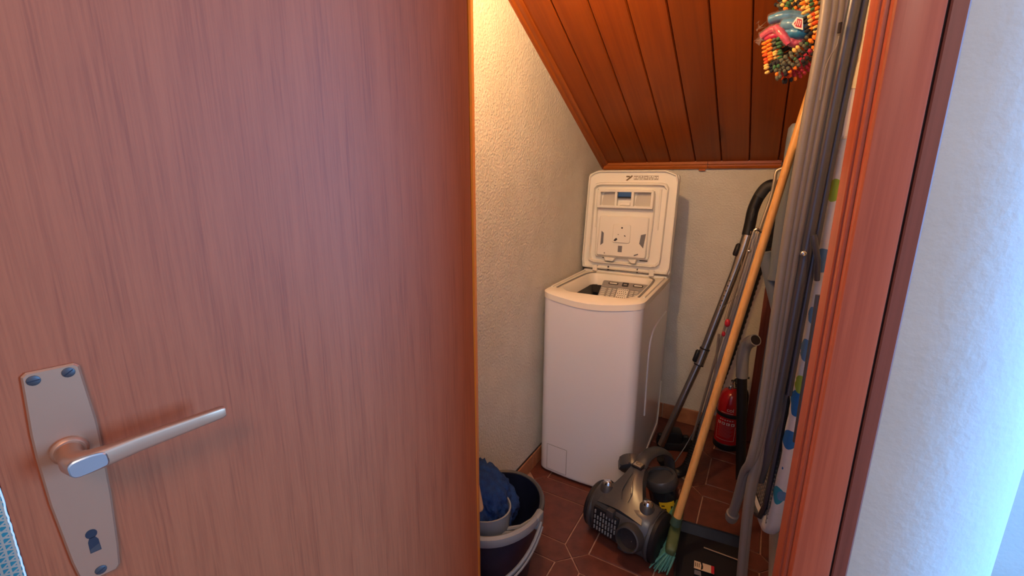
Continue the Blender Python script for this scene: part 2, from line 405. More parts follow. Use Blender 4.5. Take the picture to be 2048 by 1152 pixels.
# skirting tiles
sk = sroot('baseboard_left', 'terracotta skirting tiles along the left wall', (XL, 0, 0))
for k in range(8):
    b = B(); y0 = .80+k*.21; b.box((0, y0, 0), (.011, min(y0+.207, YB-.012), .074), .002); obj('skirting_tile', b, M_skirt, sk, smooth=0)
b = B(); b.box((0, .8, .074), (.006, YB, .077)); obj('joint', b, M_gap, sk, smooth=0)
sk = sroot('baseboard_back', 'terracotta skirting tiles along the end wall', (0, YB, 0))
for k in range(5):
    b = B(); x0 = XL+.012+k*.21; b.box((x0, -.011, 0), (min(x0+.207, XR), 0, .088), .002); obj('skirting_tile', b, M_skirt, sk, smooth=0)

# brown board standing in the far right corner
b = B(); b.box((.016, YB-.030, .0), (XR-.002, YB-.004, 1.445), .002); o = obj('corner_board', b, M_frame2, smooth=0, base=(.078, YB-.015, 0)); tag(o, 'dark brown board standing upright in the far right corner', 'board')

# door frame, right jamb with casing
tf = sroot('trim_3', 'red stained wooden door frame', (.10, .69, 0))
HT = 2.05
def strip(name, prof, m, sm=30):
    b = B(); b.ring_loft([[Vector((x, y, z)) for x, y in prof] for z in (0, .7, 1.4, HT)]); return obj(name, b, m, tf, world=True, smooth=sm)
strip('jamb_lining', [(.0785, .800), (.0785, .7300), (.0790, .7265), (.0805, .7250), (.118, .7250), (.118, .800)], M_frame)
strip('jamb_bead', [(.0825, .7245), (.0820, .706), (.0824, .7035), (.0838, .7020), (.0872, .7020), (.0872, .7245)], M_frame)
strip('casing', [(.0875, .7185), (.0875, .682), (.0882, .6775), (.0900, .6750), (.0925, .6742), (.130, .6735), (.1320, .6745), (.1325, .677), (.1325, .7185)], M_frame)
strip('joint', [(.1326, .7185), (.1326, .684), (.1352, .684), (.1352, .7185)], M_gap)
strip('cover_strip', [(.1353, .7185), (.1353, .679), (.137, .677), (.150, .677), (.152, .680), (.152, .7185)], M_frame2)
b = B(); random.seed(3)
pts = [(.1515+random.uniform(-.0005, .0011), .687, .15+k*.006) for k in range(300)]
b.tube(pts, .0011, 5); struct(obj('trim_4', b, M_wallh, smooth=60), 'ragged plaster edge along the door frame')
# hinge side jamb, just seen past the door edge
tf = sroot('trim_5', 'varnished hinge side jamb lit by the closet bulb', (-.5, .74, 0))
strip('hinge_jamb', [(-.600, .688), (-.484, .688), (-.4835, .694), (-.5515, .800), (-.600, .800)], M_edge)

# ------------------------------------------------------------------ door with handle
DA = .2334; dd = Vector((math.sin(DA), math.cos(DA), 0)); dn = Vector((math.cos(DA), -math.sin(DA), 0))
HP = Vector((-.607, .128, 0))          # foot of the handle axis on the door face
door = sroot('door_1', 'open wooden door with bronze lever handle', HP)
M_D = basis((0, 0, 0), dd, (0, 0, 1), dn)   # (u along door, v up, d out of face)
b = B(); b.prism([(-.0515, .01), (.5722, .01), (.5595, 1.99), (-.0515, 1.99)], -.040, 0, M_D, bev=.0012); 
lf = obj('leaf', b, M_door, None, smooth=0)
# leaf in its own axes so that the grain runs up the door
lf.parent = door
b = B(); b.prism([(-.0530, .01), (-.0517, .01), (-.0517, 1.99), (-.0530, 1.99)], -.040, -.002, M_D); obj('edge_band', b, M_frame2, door, smooth=0)
b = B(); random.seed(9)
b.tube([M_D @ Vector((-.0522-random.uniform(0, .0006), .5+k*.004, -.001)) for k in range(150)], .0007, 4); obj('frayed_veneer', b, M_white, door, smooth=0)
# handle plate
hl = [(-.0165, 1.1245), (.0175, 1.1245), (.0212, 1.121), (.0245, 1.060), (.0245, 1.035), (.0228, .97), (.0190, .905), (.0165, .8785), (.0125, .8735), (-.0120, .8735), (-.0165, .8785), (-.0195, .905), (-.0238, .98), (-.0245, 1.035), (-.0240, 1.060), (-.0203, 1.121)]
hl = hl[::-1]
b = B(); b.prism(hl, 0, .0045, M_D, bev=.0018); plate = obj('handle_plate', b, M_bronze, door, smooth=30)
for su, sv, rot in ((-.0125, 1.1156, .1), (.0122, 1.1164, .6), (.0005, .8822, .5)):
    b = B(); Ms = M_D @ Matrix.Translation((su, sv, .0045)) @ Matrix.Rotation(rot, 4, 'Z')
    b.lathe([(.0052, 0), (.0050, .0006), (.0035, .0012)], 16, Ms); s_ = obj('screw', b, M_screw, plate, smooth=30)
    b = B(); b.box((-.0044, -.0005, .0010), (.0044, .0005, .0014), 0, Ms); obj('slot', b, M_gap, plate, smooth=0)
b = B(); b.prism([( .0049*math.cos(a), .930+.0055*math.sin(a)) for a in [k*pi/8 for k in range(16)]], .0040, .0047, M_D)
b.prism([(-.0022, .926), (.0022, .926), (.0045, .921), (.0050, .907), (-.0042, .907), (-.0040, .921)], .0040, .0047, M_D); obj('keyhole', b, M_gap, plate, smooth=0)
b = B(); b.prism([(-.0035, .912), (.0042, .9155), (.0045, .9078), (-.0038, .9078)], .0046, .0049, M_D); obj('keyhole_glint', b, M_screw, plate, smooth=0)
# lever: collar, neck and a flattened tapering grip
lv = B()
lv.lathe([(.0150, 0), (.0150, .004), (.0138, .006), (.0125, .007)], 24, M_D @ Matrix.Translation((0, 1.034, .0045)))
obj('handle_collar', lv, M_bronze, door, smooth=30)
lv = B(); rings = []
def sec(c, ax, ay, hw, hh, n=20, e=.55):
    o = []
    for k in range(n):
        a = 2*pi*k/n; ca, sa = math.cos(a), math.sin(a)
        o.append(c + ax*hw*math.copysign(abs(ca)**e, ca) + ay*hh*math.copysign(abs(sa)**e, sa))
    return o
path = [((0, 1.034, .007), (1, 0, 0), .0105, .0105, 1), ((0, 1.034, .022), (1, 0, 0), .0100, .0102, .95), ((.0005, 1.034, .034), (.95, 0, -.3), .0104, .0108, .8), ((.004, 1.0345, .044), (.65, 0, -.75), .0118, .0110, .7), ((.013, 1.0355, .0495), (.22, 0, -.97), .0092, .0108, .6),
        ((.027, 1.0365, .0505), (.03, 0, -1), .0066, .0100, .55), ((.050, 1.0385, .0495), (0, 0, -1), .0055, .0090, .5), ((.080, 1.0400, .0485), (0, 0, -1), .0052, .0082, .5), ((.108, 1.0415, .0478), (0, 0, -1), .0050, .0075, .5), ((.1275, 1.0425, .0475), (0, 0, -1), .0048, .0070, .5), ((.1310, 1.0427, .0475), (0, 0, -1), .0036, .0056, .5)]
for c, ax, hw, hh, e in path:
    rings.append(sec(M_D @ Vector(c), (M_D.to_3x3() @ Vector(ax)).normalized(), Vector((0, 0, 1)), hw, hh, e=e))
lv.ring_loft(rings); lever = obj('lever', lv, M_bronze, door, smooth=45)
ov = rpoly([(-.0030, 1.0300), (.0010, 1.0262), (.0120, 1.0268), (.0245, 1.0292), (.0262, 1.0330), (.0255, 1.0440), (.0120, 1.0455), (.0005, 1.0440), (-.0035, 1.0400)], .006)
b = B(); b.prism(ov, .0535, .0588, M_D, bev=.0012); obj('end_cap', b, M_steel, lever, smooth=30)

# ------------------------------------------------------------------ washing machine (local: x width, y depth, z up)
MW, MD, MH = .42, .62, .863
wm = thing('washing_machine', 'white top-loading washing machine with its lid standing open', 'washing machine', (-.8033, 1.6476, 0), .0226)
def mout(y0=0, c=.045, inset=0.0, y1=MD, bulge=.012, n=6):
    """plan outline with rounded front corners, anticlockwise from the front left"""
    x0, x1 = inset, MW-inset; ya = y0+inset; pts = []
    pts.append((x0, y1-inset)); 
    for k in range(n+1):
        a = pi+k*pi/2/n; pts.append((x0+c+c*math.cos(a), ya+c+c*math.sin(a)))
    for k in range(1, 6):
        t = k/6; pts.append((x0+c+(x1-x0-2*c)*t, ya-bulge*math.sin(pi*t)))
    for k in range(n+1):
        a = -pi/2+k*pi/2/n; pts.append((x1-c+c*math.cos(a), ya+c+c*math.sin(a)))
    pts.append((x1, y1-inset)); return pts
def ztop(x, y, z0):  # rim dips towards the middle of the front
    t = max(0, 1-y/.12); return z0 - .020*t*(math.sin(pi*min(max(x/MW, 0), 1)))
b = B(); o0 = mout()
b.ring_loft([[Vector((x, y, .012)) for x, y in mout(inset=.004)], [Vector((x, y, .018)) for x, y in o0], [Vector((x, y, .024)) for x, y in o0], [Vector((x, y, .80)) for x, y in o0], [Vector((x, y, ztop(x, y, .836))) for x, y in o0]], True, False)
obj('cabinet', b, M_enamel, wm, smooth=40)
b = B(); b.box((.04, .05, 0), (.38, .58, .014)); obj('plinth', b, M_dark, wm, smooth=0)
# cream top frame with the loading opening
b = B()
R1 = mout(c=.05, inset=-.003)
def opening(k): return rpoly([(.050+k, .440), (.045+k, .110), (.085+k, .060+k), (.335-k, .060+k), (.375-k, .110), (.370-k, .440), (.345, .478-k), (.075, .478-k)], .03, 4)
op = opening(0)
R2 = [(x, y) for x, y in mout(c=.05, inset=.004)]
outer = [Vector((x, y, ztop(x, y, .834))) for x, y in R1]
outer2 = [Vector((x, y, ztop(x, y, .858))) for x, y in R1]
outer3 = [Vector((x, y, ztop(x, y, .8635))) for x, y in R2]
def resample(ring, n):
    ring = [Vector(p) for p in ring]; L = [0]
    for i in range(len(ring)): L.append(L[-1]+(ring[(i+1) % len(ring)]-ring[i]).length)
    out = []
    for k in range(n):
        s_ = L[-1]*k/n; i = max(j for j in range(len(ring)) if L[j] <= s_+1e-9)
        t = (s_-L[i])/max(L[i+1]-L[i], 1e-9); out.append(ring[i].lerp(ring[(i+1) % len(ring)], t))
    return out
def by_angle(ring, n, c=(.21, .27)):
    """resample a ring so that rings share the same bearing about c"""
    ring = [Vector(p) for p in ring]; out = []
    for k in range(n):
        a = 2*pi*k/n; d = Vector((math.cos(a), math.sin(a)))
        best = None
        for i in range(len(ring)):
            p0 = ring[i]; p1 = ring[(i+1) % len(ring)]
            e = Vector((p1.x-p0.x, p1.y-p0.y)); q = Vector((p0.x-c[0], p0.y-c[1]))
            den = d.x*e.y-d.y*e.x
            if abs(den) < 1e-12: continue
            t = (q.x*e.y-q.y*e.x)/den; s_ = (q.x*d.y-q.y*d.x)/den
            if t > 0 and -1e-6 <= s_ <= 1+1e-6:
                z = p0.z+(p1.z-p0.z)*s_ if len(p0) == 3 else 0
                if best is None or t > best[0]: best = (t, z)
        out.append(Vector((c[0]+d.x*best[0], c[1]+d.y*best[0], best[1])))
    return out
NA = 96
tub0 = by_angle([Vector((x, y, ztop(x, y, .862))) for x, y in op], NA)
tub1 = by_angle([Vector((x, y, .855)) for x, y in opening(.006)], NA)
tub2 = by_angle([Vector((x, y, .806)) for x, y in opening(.016)], NA)
b.ring_loft([by_angle(outer, NA), by_angle(outer2, NA), by_angle(outer3, NA), tub0, tub1, tub2], False, False)
obj('top_frame', b, M_cream, wm, smooth=40)
# grey seal strips beside the opening
for side in (0, 1):
    fx = lambda x: x if side == 0 else MW-x
    b = B(); b.tube(spline([(fx(.034), .085, .8635), (fx(.036), .20, .8640), (fx(.040), .36, .8640), (fx(.050), .455, .8640), (fx(.075), .490, .864)], 5), .0052, 6, flat=.35); obj('seal', b, M_greyseal, wm)
    b = B(); b.tube([(fx(.012), .08, .865), (fx(.012), .50, .866)], .0045, 6); obj('side_rail', b, M_cream, wm)
# dark boot and drum with its flap
b = B(); b.ring_loft([by_angle([Vector((x, y, .808)) for x, y in opening(.014)], 48), by_angle([Vector((x, y, .775)) for x, y in opening(.050)], 48)], False, False); obj('rubber_gasket', b, M_black, wm)
b = B(); n = 20
for i in range(n):
    a0 = -.95+1.9*i/n; a1 = -.95+1.9*(i+1)/n; y0, z0, y1, z1 = .27+.235*math.sin(a0), .540+.235*math.cos(a0), .27+.235*math.sin(a1), .540+.235*math.cos(a1)
    b.poly([(.02, y0, z0), (.40, y0, z0), (.40, y1, z1), (.02, y1, z1)])
obj('drum', b, M_drum, wm, smooth=40)
fp = thing_fp = None
# perforated drum flap standing up inside the opening, leaning on its back edge
o = Vector((.128, .322, .742)); ex = Vector((1, 0, 0)); ev = Vector((0, .82, .57)).normalized(); en = ex.cross(ev)
Mf = basis(o, ex, ev, en)
b = B(); b.prism(rrect(0, 0, .225, .165, .008), -.006, 0, Mf, bev=.0015); flap = obj('drum_flap', b, M_drum, wm, smooth=30)
for (u0, v0, u1, v1) in ((.030, .140, .078, .155), (.150, .140, .198, .155)):
    b = B(); b.prism(rrect(u0, v0, u1, v1, .006), -.001, .0012, Mf); obj('latch_slot', b, M_dark, flap, smooth=0)
    b = B(); b.prism(rrect(u0+.005, v0+.004, u1-.005, v1-.004, .004), .001, .002, Mf); obj('latch_tongue', b, M_cream, flap, smooth=0)
b = B(); b.prism(rrect(.098, .135, .128, .160, .003), -.001, .0015, Mf); obj('catch', b, M_dark, flap, smooth=0)
b = B(); b.prism(rrect(.105, .142, .121, .150, .002), .001, .003, Mf); obj('catch_tongue', b, M_drum, flap, smooth=0)
b = B(); b.prism(rrect(.004, .122, .221, .128, .002), 0, .004, Mf, bev=.001); obj('rib', b, M_drum, flap, smooth=30)
b = B(); b.prism(rrect(.085, .0, .138, .118, .004), 0, .003, Mf, bev=.001); obj('centre_panel', b, M_cream, flap, smooth=30)
b = B()
for i in range(5):
    for j in range(9):
        u = .092+i*.0098+(.0049 if j % 2 else 0); v = .010+j*.0125
        if u < .134: b.prism([(u-.0028, v), (u, v-.0036), (u+.0028, v), (u, v+.0036)], .003, .0034, Mf)
o_ = obj('drain_holes', b, M_dark, flap, smooth=0); o_['kind'] = 'stuff'
b = B()
for c0, c1 in ((.006, .030), (.040, .056), (.062, .078), (.146, .162), (.168, .184), (.196, .220)):
    for j in range(9):
        v = .012+j*.0118; b.prism(rrect(c0, v, c1, v+.004, .0018, 2), 0, .0026, Mf)
o_ = obj('ridges', b, M_cream, flap, smooth=0); o_['kind'] = 'stuff'
# flap line of the filter door on the front
def mline(pts, r, m, name, par=wm): bb = B(); bb.tube(pts, r, 5, closed=False); return obj(name, bb, m, par)
fy = lambda x: -.012*math.sin(pi*min(max((x-.045)/.33, 0), 1))
fd = [(x, fy(x)-.0012, z) for x, z in rrect(.044, .026, .144, .152, .003, 2)]
def fyc(x):
    if x >= .045: return -.012*math.sin(pi*(x-.045)/.33)
    return .045-math.sqrt(max(.045**2-(.045-x)**2, 0))
b = B(); cols = []
for k in range(13):
    x = .0460+.0960*k/12; cols.append([Vector((x, fyc(x)-.0011, .0280)), Vector((x, fyc(x)-.0011, .1500))])
for p_, q_ in zip(cols, cols[1:]): b.poly([p_[0], q_[0], q_[1], p_[1]])
obj('filter_door', b, M_enamel, wm, smooth=60)
ln_ = [(x, fyc(x)-.0002, z) for x, z in [(.0450+.0980*k/12, .0270) for k in range(13)]+[(.1430, .0270+.124*k/6) for k in range(1, 7)]+[(.1430-.0980*k/12, .1510) for k in range(1, 13)]+[(.0450, .1510-.124*k/6) for k in range(1, 6)]]
b = B(); b.tube(ln_, .0011, 5, closed=True); obj('filter_joint', b, M_greyseal, wm)
# pressed line on the side panel
sp = spline([(MW, .215, .29), (MW, .205, .46), (MW, .205, .60), (MW, .235, .66), (MW, .32, .685), (MW, .56, .69)], 8)
b = B(); b.tube(sp, .0055, 6); obj('side_pressing', b, M_enamel, wm)
b = B(); b.tube([(MW+.001, .16, .035), (MW+.001, .585, .062), (MW+.001, .600, .12), (MW+.001, .600, .30)], .004, 6); obj('side_seam', b, M_cream, wm)
b = B(); b.box((.37, .55, .862), (.425, .60, .885), .008, seg=2); obj('hinge_cover', b, M_cream, wm)
b = B(); b.box((.0, .515, .858), (MW, .62, .872), .006, seg=2); obj('rear_deck', b, M_cream, wm)
# lid: (u across, v up the lid, d towards the viewer)
le = .0588; lo = Vector((0, .512, .874)); ev = Vector((0, math.sin(le), math.cos(le))); ex = Vector((1, 0, 0)); en = ex.cross(ev)  # en = -y side
ML = basis(lo, ex, ev, en)
def lidp(name, outline, d0, d1, m, par, bev=0.0, sm=30): bb = B(); bb.prism(outline, d0, d1, ML, bev=bev); return obj(name, bb, m, par, smooth=sm)
lid_out = rpoly([(-.010, .006), (.430, .006), (.432, .470), (.375, .494), (.045, .494), (.000, .474)], .012)
lid = lidp('lid', lid_out, -.030, 0, M_lidp, wm, bev=.004)
# raised rim, stepped recess and inner frame
def ringp(name, oa, ob, d0, d1, m, par, n=72, c=(.21, .26)):
    ra = by_angle([Vector((u, v, 0)) for u, v in oa], n, c); rb = by_angle([Vector((u, v, 0)) for u, v in ob], n, c)
    def lev(r, d): return [ML @ Vector((p.x, p.y, d)) for p in r]
    bb = B(); mid = [(a*.7+b_*.3) for a, b_ in zip(ra, rb)]; mid2 = [(a*.3+b_*.7) for a, b_ in zip(ra, rb)]
    bb.ring_loft([lev(ra, d0), lev(mid, d1), lev(mid2, d1), lev(rb, d0)], False, False); return obj(name, bb, m, par, smooth=50)
ringp('lid_rim', rpoly([(-.009, .008), (.429, .008), (.431, .469), (.374, .493), (.046, .493), (.001, .473)], .012), rpoly([(.000, .018), (.420, .018), (.422, .462), (.370, .483), (.050, .483), (.010, .465)], .012), 0, .013, M_lidp, lid)
ringp('lid_step', rpoly([(.022, .036), (.385, .036), (.392, .425), (.370, .436), (.050, .436), (.028, .425)], .035, 6), rpoly([(.034, .048), (.373, .048), (.380, .408), (.360, .420), (.062, .420), (.040, .408)], .03, 6), 0, .020, M_lidp, lid)
for u in (.050, .356):
    b = B(); b.tube([ML @ Vector((u, v, .002)) for v in (.405, .33, .215)], [.005, .0045, .003], 6); obj('guide_rib', b, M_lidp, lid)
# dispenser drawer on the lid
tr_ = lidp('detergent_tray', rpoly([(.062, .070), (.328, .070), (.336, .30), (.332, .388), (.318, .400), (.082, .400), (.066, .386), (.060, .30)], .016), 0, .020, M_lidp, lid, bev=.004)
lidp('tray_panel', rpoly([(.074, .078), (.318, .078), (.318, .275), (.080, .275)], .012), .016, .034, M_lidp, tr_, bev=.004)
for nm, a, c_ in (('rail', (.064, .312), (.332, .324)), ('rail', (.078, .388), (.326, .400))): lidp(nm, rrect(a[0], a[1], c_[0], c_[1], .004), .016, .046, M_lidp, tr_, bev=.002)
for u0, u1 in ((.064, .080), (.150, .162), (.229, .242), (.320, .333)): lidp('divider', rrect(u0, .318, u1, .396, .004), .016, .046, M_lidp, tr_, bev=.002)
lidp('siphon_plug', rpoly([(.163, .366), (.229, .366), (.231, .396), (.170, .396)], .005), .018, .044, M_blueplug, tr_, bev=.003)
lidp('siphon_step', rrect(.163, .360, .229, .366, .001), .018, .036, M_dark, tr_)
lidp('siphon_base', rrect(.172, .326, .222, .340, .003), .019, .026, M_white, tr_, bev=.002)
M_lidshade = mat('shaded_lid_plastic', (.52, .49, .44), .5)  # lid plastic darkened, shade inside the compartments put into the colour
for u0, u1 in ((.080, .150), (.242, .320)): lidp('compartment', rpoly([(u0, .325), (u1, .325), (u1, .386), (u0+.01, .386)], .008), .0192, .0206, M_lidshade, tr_)
pad = lidp('pad', rrect(.152, .146, .238, .236, .010), .032, .039, M_lidp, tr_, bev=.002)
M_hole = mat('grey_slot', (.16, .16, .18), .6)
for nm, q in (('slot', [(.092, .128), (.106, .140), (.106, .190), (.094, .200)]), ('slot', [(.283, .148), (.303, .127), (.311, .196), (.288, .190)]), ('slot', rrect(.182, .101, .202, .132, .001, 2)), ('slot', [(.262, .086), (.282, .094), (.281, .100), (.262, .093)]), ('slot', rrect(.113, .088, .119, .094, .002, 3))):
    lidp(nm, q, .0335, .0345, M_hole, tr_)
for c_, r_ in (((.196, .219), .0045), ((.180, .186), .0022), ((.211, .182), .0030), ((.214, .180), .0026)): lidp('hole', [(c_[0]+r_*math.cos(k*pi/5), c_[1]+r_*.9*math.sin(k*pi/5)) for k in range(10)], .0385, .0394, M_dark, pad)
lidp('hole', rpoly([(.158, .155), (.168, .153), (.178, .162), (.172, .170), (.164, .164)], .003), .0385, .0394, M_dark, pad)
for q in ([(.112, .072), (.170, .070), (.160, .052), (.122, .054)], [(.232, .070), (.275, .070), (.270, .050), (.252, .050)]): lidp('tab', rpoly(q, .004), .006, .034, M_lidp, tr_, bev=.002)
for u0, u1 in ((.098, .118), (.284, .322)): lidp('shadow_gap', rrect(u0, .062, u1, .066, .001), .0005, .002, M_dark, lid)
# pictograms printed near the lid edge
def tri(*pts): return list(pts)
pk = B()
pk.prism([(.186, .446), (.193, .443), (.213, .459), (.209, .466)], .0002, .0006, ML); pk.prism(rrect(.187, .460, .204, .467, .002), .0002, .0006, ML); pk.prism([(.200, .458), (.214, .470), (.219, .465), (.206, .454)], .0002, .0006, ML)
obj('pictogram', pk, M_print, lid, smooth=0)
for k in range(5):
    u = .224+k*.0235; pk = B()
    for v in (.448, .4665): pk.prism([(u, v), (u+.0205, v), (u+.0205, v+.0011), (u, v+.0011)], .0002, .0006, ML)
    for uu in (u, u+.0195): pk.prism([(uu, .448), (uu+.001, .448), (uu+.001, .4676), (uu, .4676)], .0002, .0006, ML)
    for a in range(3):
        for c_ in range(3):
            if (a*2+c_+k) % 4 != 1: pk.prism(rrect(u+.003+a*.0055, .450+c_*.0055, u+.0068+a*.0055, .4540+c_*.0055, .0008, 2), .0002, .0006, ML)
    obj('pictogram', pk, M_print, lid, smooth=0)
for u0 in (.052, .335):
    lidp('hinge', rrect(u0, -.006, u0+.024, .024, .002), -.010, .012, M_cream, lid, bev=.002)
for u0, u1 in ((.080, .134), (.278, .330)): lidp('hinge_bar', rrect(u0, .006, u1, .022, .003), -.002, .008, M_cream, lid, bev=.002)
for u0 in (.130, .276): lidp('hinge_slot', rrect(u0, .002, u0+.005, .024, .001), -.002, .009, M_dark, lid)
ov_ = B(); ov_.box((.16, .53, .872), (.30, .56, .876)); obj('label_strip', ov_, M_cream, wm, smooth=0)

# ------------------------------------------------------------------ bucket with wringer
bk = thing('mop_bucket', 'dark blue oval mop bucket with grey wringer and bail handle', 'bucket', (-.672, 1.075, 0))
BH = .275
def el(a, rx, ry, z): return Vector((rx*math.cos(a), ry*math.sin(a), z))
NB = 48
def ering(rx, ry, z): return [el(2*pi*k/NB, rx, ry, z) for k in range(NB)]
b = B(); b.ring_loft([ering(.100, .125, 0), ering(.104, .130, .006), ering(.140, .168, BH-.03), ering(.142, .170, BH), ering(.136, .164, BH), ering(.134, .162, BH-.03), ering(.098, .123, .012)], True, True); body = obj('bucket_body', b, M_navy, bk)
b = B()
b.tube([el(a, .1445, .1725, BH-.004) for a in [2*pi*k/NB for k in range(NB)]], .0085, 8, closed=True); obj('rim', b, mat('bucket_rim', (.055, .057, .066), .38), body)
# wringer: grey ring over the front half with a cone
wr = B(); fr = [el(a, .147, .175, BH+.002) for a in [-2.75+k*(2.90)/26 for k in range(27)]]
wr.tube(fr, .0125, 8, flat=1.5); wring = obj('wringer_rim', wr, M_greyp, bk)
wr = B(); wc = Vector((-.010, -.075, 0))
def cone(r, z, sx=1.0): return [wc+Vector((r*sx*math.cos(2*pi*k/36), r*.82*math.sin(2*pi*k/36), z)) for k in range(36)]
wr.ring_loft([cone(.098, BH+.050), cone(.092, BH-.02), cone(.070, BH-.10), cone(.066, BH-.10), cone(.086, BH-.02), cone(.093, BH+.050)], False, False); wr.ring_loft([cone(.098, BH+.050), cone(.093, BH+.050)], False, False)
obj('wringer_cone', wr, M_greyp, wring)
for a in (-.95, -.62, -.25, .05):
    wr = B(); p0 = wc+Vector((.088*math.cos(a), .075*math.sin(a), BH-.012)); p1 = el(a*.75, .140, .166, BH-.002); wr.tube([p0, (p0+p1)/2+Vector((0, 0, -.012)), p1], .0062, 6); obj('wringer_strut', wr, M_greyp, wring)
b = B(); pv = el(.05, .150, .176, BH-.005)
b.box((pv.x-.012, pv.y-.02, BH-.03), (pv.x+.010, pv.y+.02, BH+.018), .005, seg=2); obj('handle_lug', b, M_greyp, bk)
b = B(); bl = []
for k in range(25):
    t = k/24; a = .05-(pi*.92)*t; sag = math.sin(pi*t); q = el(a, .160+.014*sag, .186+.014*sag, BH-.012-.125*sag); bl.append(q)
b.tube(bl, .0060, 8, flat=1.5); obj('bail_handle', b, M_greyp, bk)
b = B(); b.tube([q+Vector((.006, -.004, -.010)) for q in bl], .0035, 6); obj('bail_rib', b, M_greyp, bk)
# mop standing in the wringer: crumpled blue cloth head and wooden stick
mp = thing('mop', 'blue microfibre mop with pale wooden stick standing in the bucket', 'mop', (-.672, 1.075, .10))
b = B(); c = Vector((-.690, 1.045, .345))
g_ = bmesh.ops.create_icosphere(b.bm, subdivisions=5, radius=1)['verts']
from mathutils import noise as NZ
for v in g_:
    d = v.co.normalized(); n1 = NZ.noise(d*1.6+Vector((3, 1, 0))); n2 = abs(NZ.noise(Vector((d.x*3.2+d.z*2.2, d.y*3.2-d.z*1.2, d.z*1.5))))
    n3 = abs(NZ.noise(d*7))
    rr = 1+.26*n1-.55*(.30-n2 if n2 < .30 else 0)-.16*n3
    q = Vector((d.x*.098, d.y*.105, d.z*(.085 if d.z > 0 else .11)))*rr
    if q.x > -.05: q.z -= (q.x+.05)*.62
    q.x -= .018*max(0, q.z/.06)
    v.co = c+q
obj('mop_cloth', b, M_bluecl, mp, world=True, smooth=180)
b = B(); p0 = P(959.5, 1016, Y=.935); p1 = Vector((-.80, .90, 1.30)); b.tube([p0, p0.lerp(p1, .3), p1], [.0115, .0125, .0125], 14); b.ball(p0, .0115, 2)
obj('mop_stick', b, M_beech, mp, world=True)

# ------------------------------------------------------------------ vacuum cleaner (local: x right, y towards its tail, z up)
vc = thing('vacuum_cleaner', 'graphite grey canister vacuum cleaner lying before the washing machine', 'vacuum cleaner', (-.345, 1.372, 0), -.235)
b = B(); rings = []
prof = [(.005, .028), (-.016, .050), (-.020, .100), (-.008, .150), (.025, .183), (.075, .200), (.100, .192), (.124, .165), (.136, .120), (.138, .075), (.126, .035), (.08, .022)]
for x, k in ((-.118, .86), (-.108, .95), (-.06, 1.0), (0, 1.01), (.06, 1.0), (.108, .95), (.118, .86)):
    rings.append([Vector((x, .07+(y-.07)*k, .105+(z-.105)*k)) for y, z in prof])
b.ring_loft(rings); vbody = obj('hull', b, M_vac, vc, smooth=50)
for s in (-1, 1):
    b = B(); Mx = Matrix.Translation((s*.118, .072, .088)) @ Matrix.Rotation(s*pi/2, 4, 'Y')
    b.lathe([(.074, -.010), (.087, -.004), (.088, .016), (.081, .024), (.056, .028), (.030, .027), (.012, .030)], 36, Mx); wh = obj('wheel', b, M_black, vc, smooth=40)
    b = B(); b.lathe([(.090, -.012), (.093, -.004), (.090, .004)], 36, Mx, capb=False, capt=False); obj('wheel_arch', b, M_vac2, vc, smooth=40)
    b = B(); Mk = Matrix.Translation((s*.080-.002, .058, .190)) @ Matrix.Rotation(-.25, 4, 'X')
    b.lathe([(.027, -.02), (.026, .006), (.022, .012)], 24, Mk); ks = obj('button_base', b, M_vac2, vc)
    b = B(); b.lathe([(.0195, .010), (.0195, .017), (.0165, .024), (.0100, .0275), (.003, .0285)], 24, Mk); obj('silver_button', b, M_chrome, ks)
# hood that narrows back to the badge
b = B(); hood = []
for y, z, hw, dep in ((.000, .168, .088, .03), (.035, .192, .078, .03), (.075, .220, .056, .03), (.115, .247, .036, .03), (.150, .265, .027, .03), (.170, .268, .025, .03)):
    xo = -.012*(y/.15)
    hood.append([Vector((xo-hw*1.15, y+.02, z-.045)), Vector((xo-hw, y, z-.008)), Vector((xo-hw*.45, y, z)), Vector((xo, y, z+.004)), Vector((xo+hw*.45, y, z)), Vector((xo+hw, y, z-.008)), Vector((xo+hw*1.15, y+.02, z-.045))])
b.ring_loft(hood); obj('hood', b, M_vac, vc, smooth=35)
for sx in (-.010, .012):
    b = B(); b.tube(spline([(-.012+sx*.3, .118, .2535), (-.010+sx, .085, .233), (-.004+sx*1.7, .055, .212), (sx*1.1+.004, .030, .196)], 5), [.0012]*5+[.003]*6+[.0012]*5, 6); obj('crease', b, M_vac, vc)
b = B(); b.box((-.034, .136, .262), (.008, .172, .272), .004, Matrix.Translation((0, 0, 0)) @ Matrix.Rotation(0, 4, 'X'), seg=2); bd = obj('badge_frame', b, M_black, vc)
b = B(); b.box((-.029, .140, .268), (.003, .168, .2748), .003, seg=2); bd2 = obj('badge', b, mat('champagne_badge', (.62, .52, .38), .3, metal=.8), bd)
b = B(); b.tube([(-.013+.008*math.cos(k*pi/8), .154+.008*math.sin(k*pi/8), .2752) for k in range(16)], .0011, 5, closed=True); obj('badge_emblem', b, M_print, bd2)
b = B(); b.tube(spline([(-.012, .165, .258), (-.012, .20, .277), (-.006, .250, .280), (.008, .305, .266), (.022, .345, .225), (.03, .355, .16)], 6), .027, 12, flat=.5); obj('carry_handle', b, M_vac2, vc)
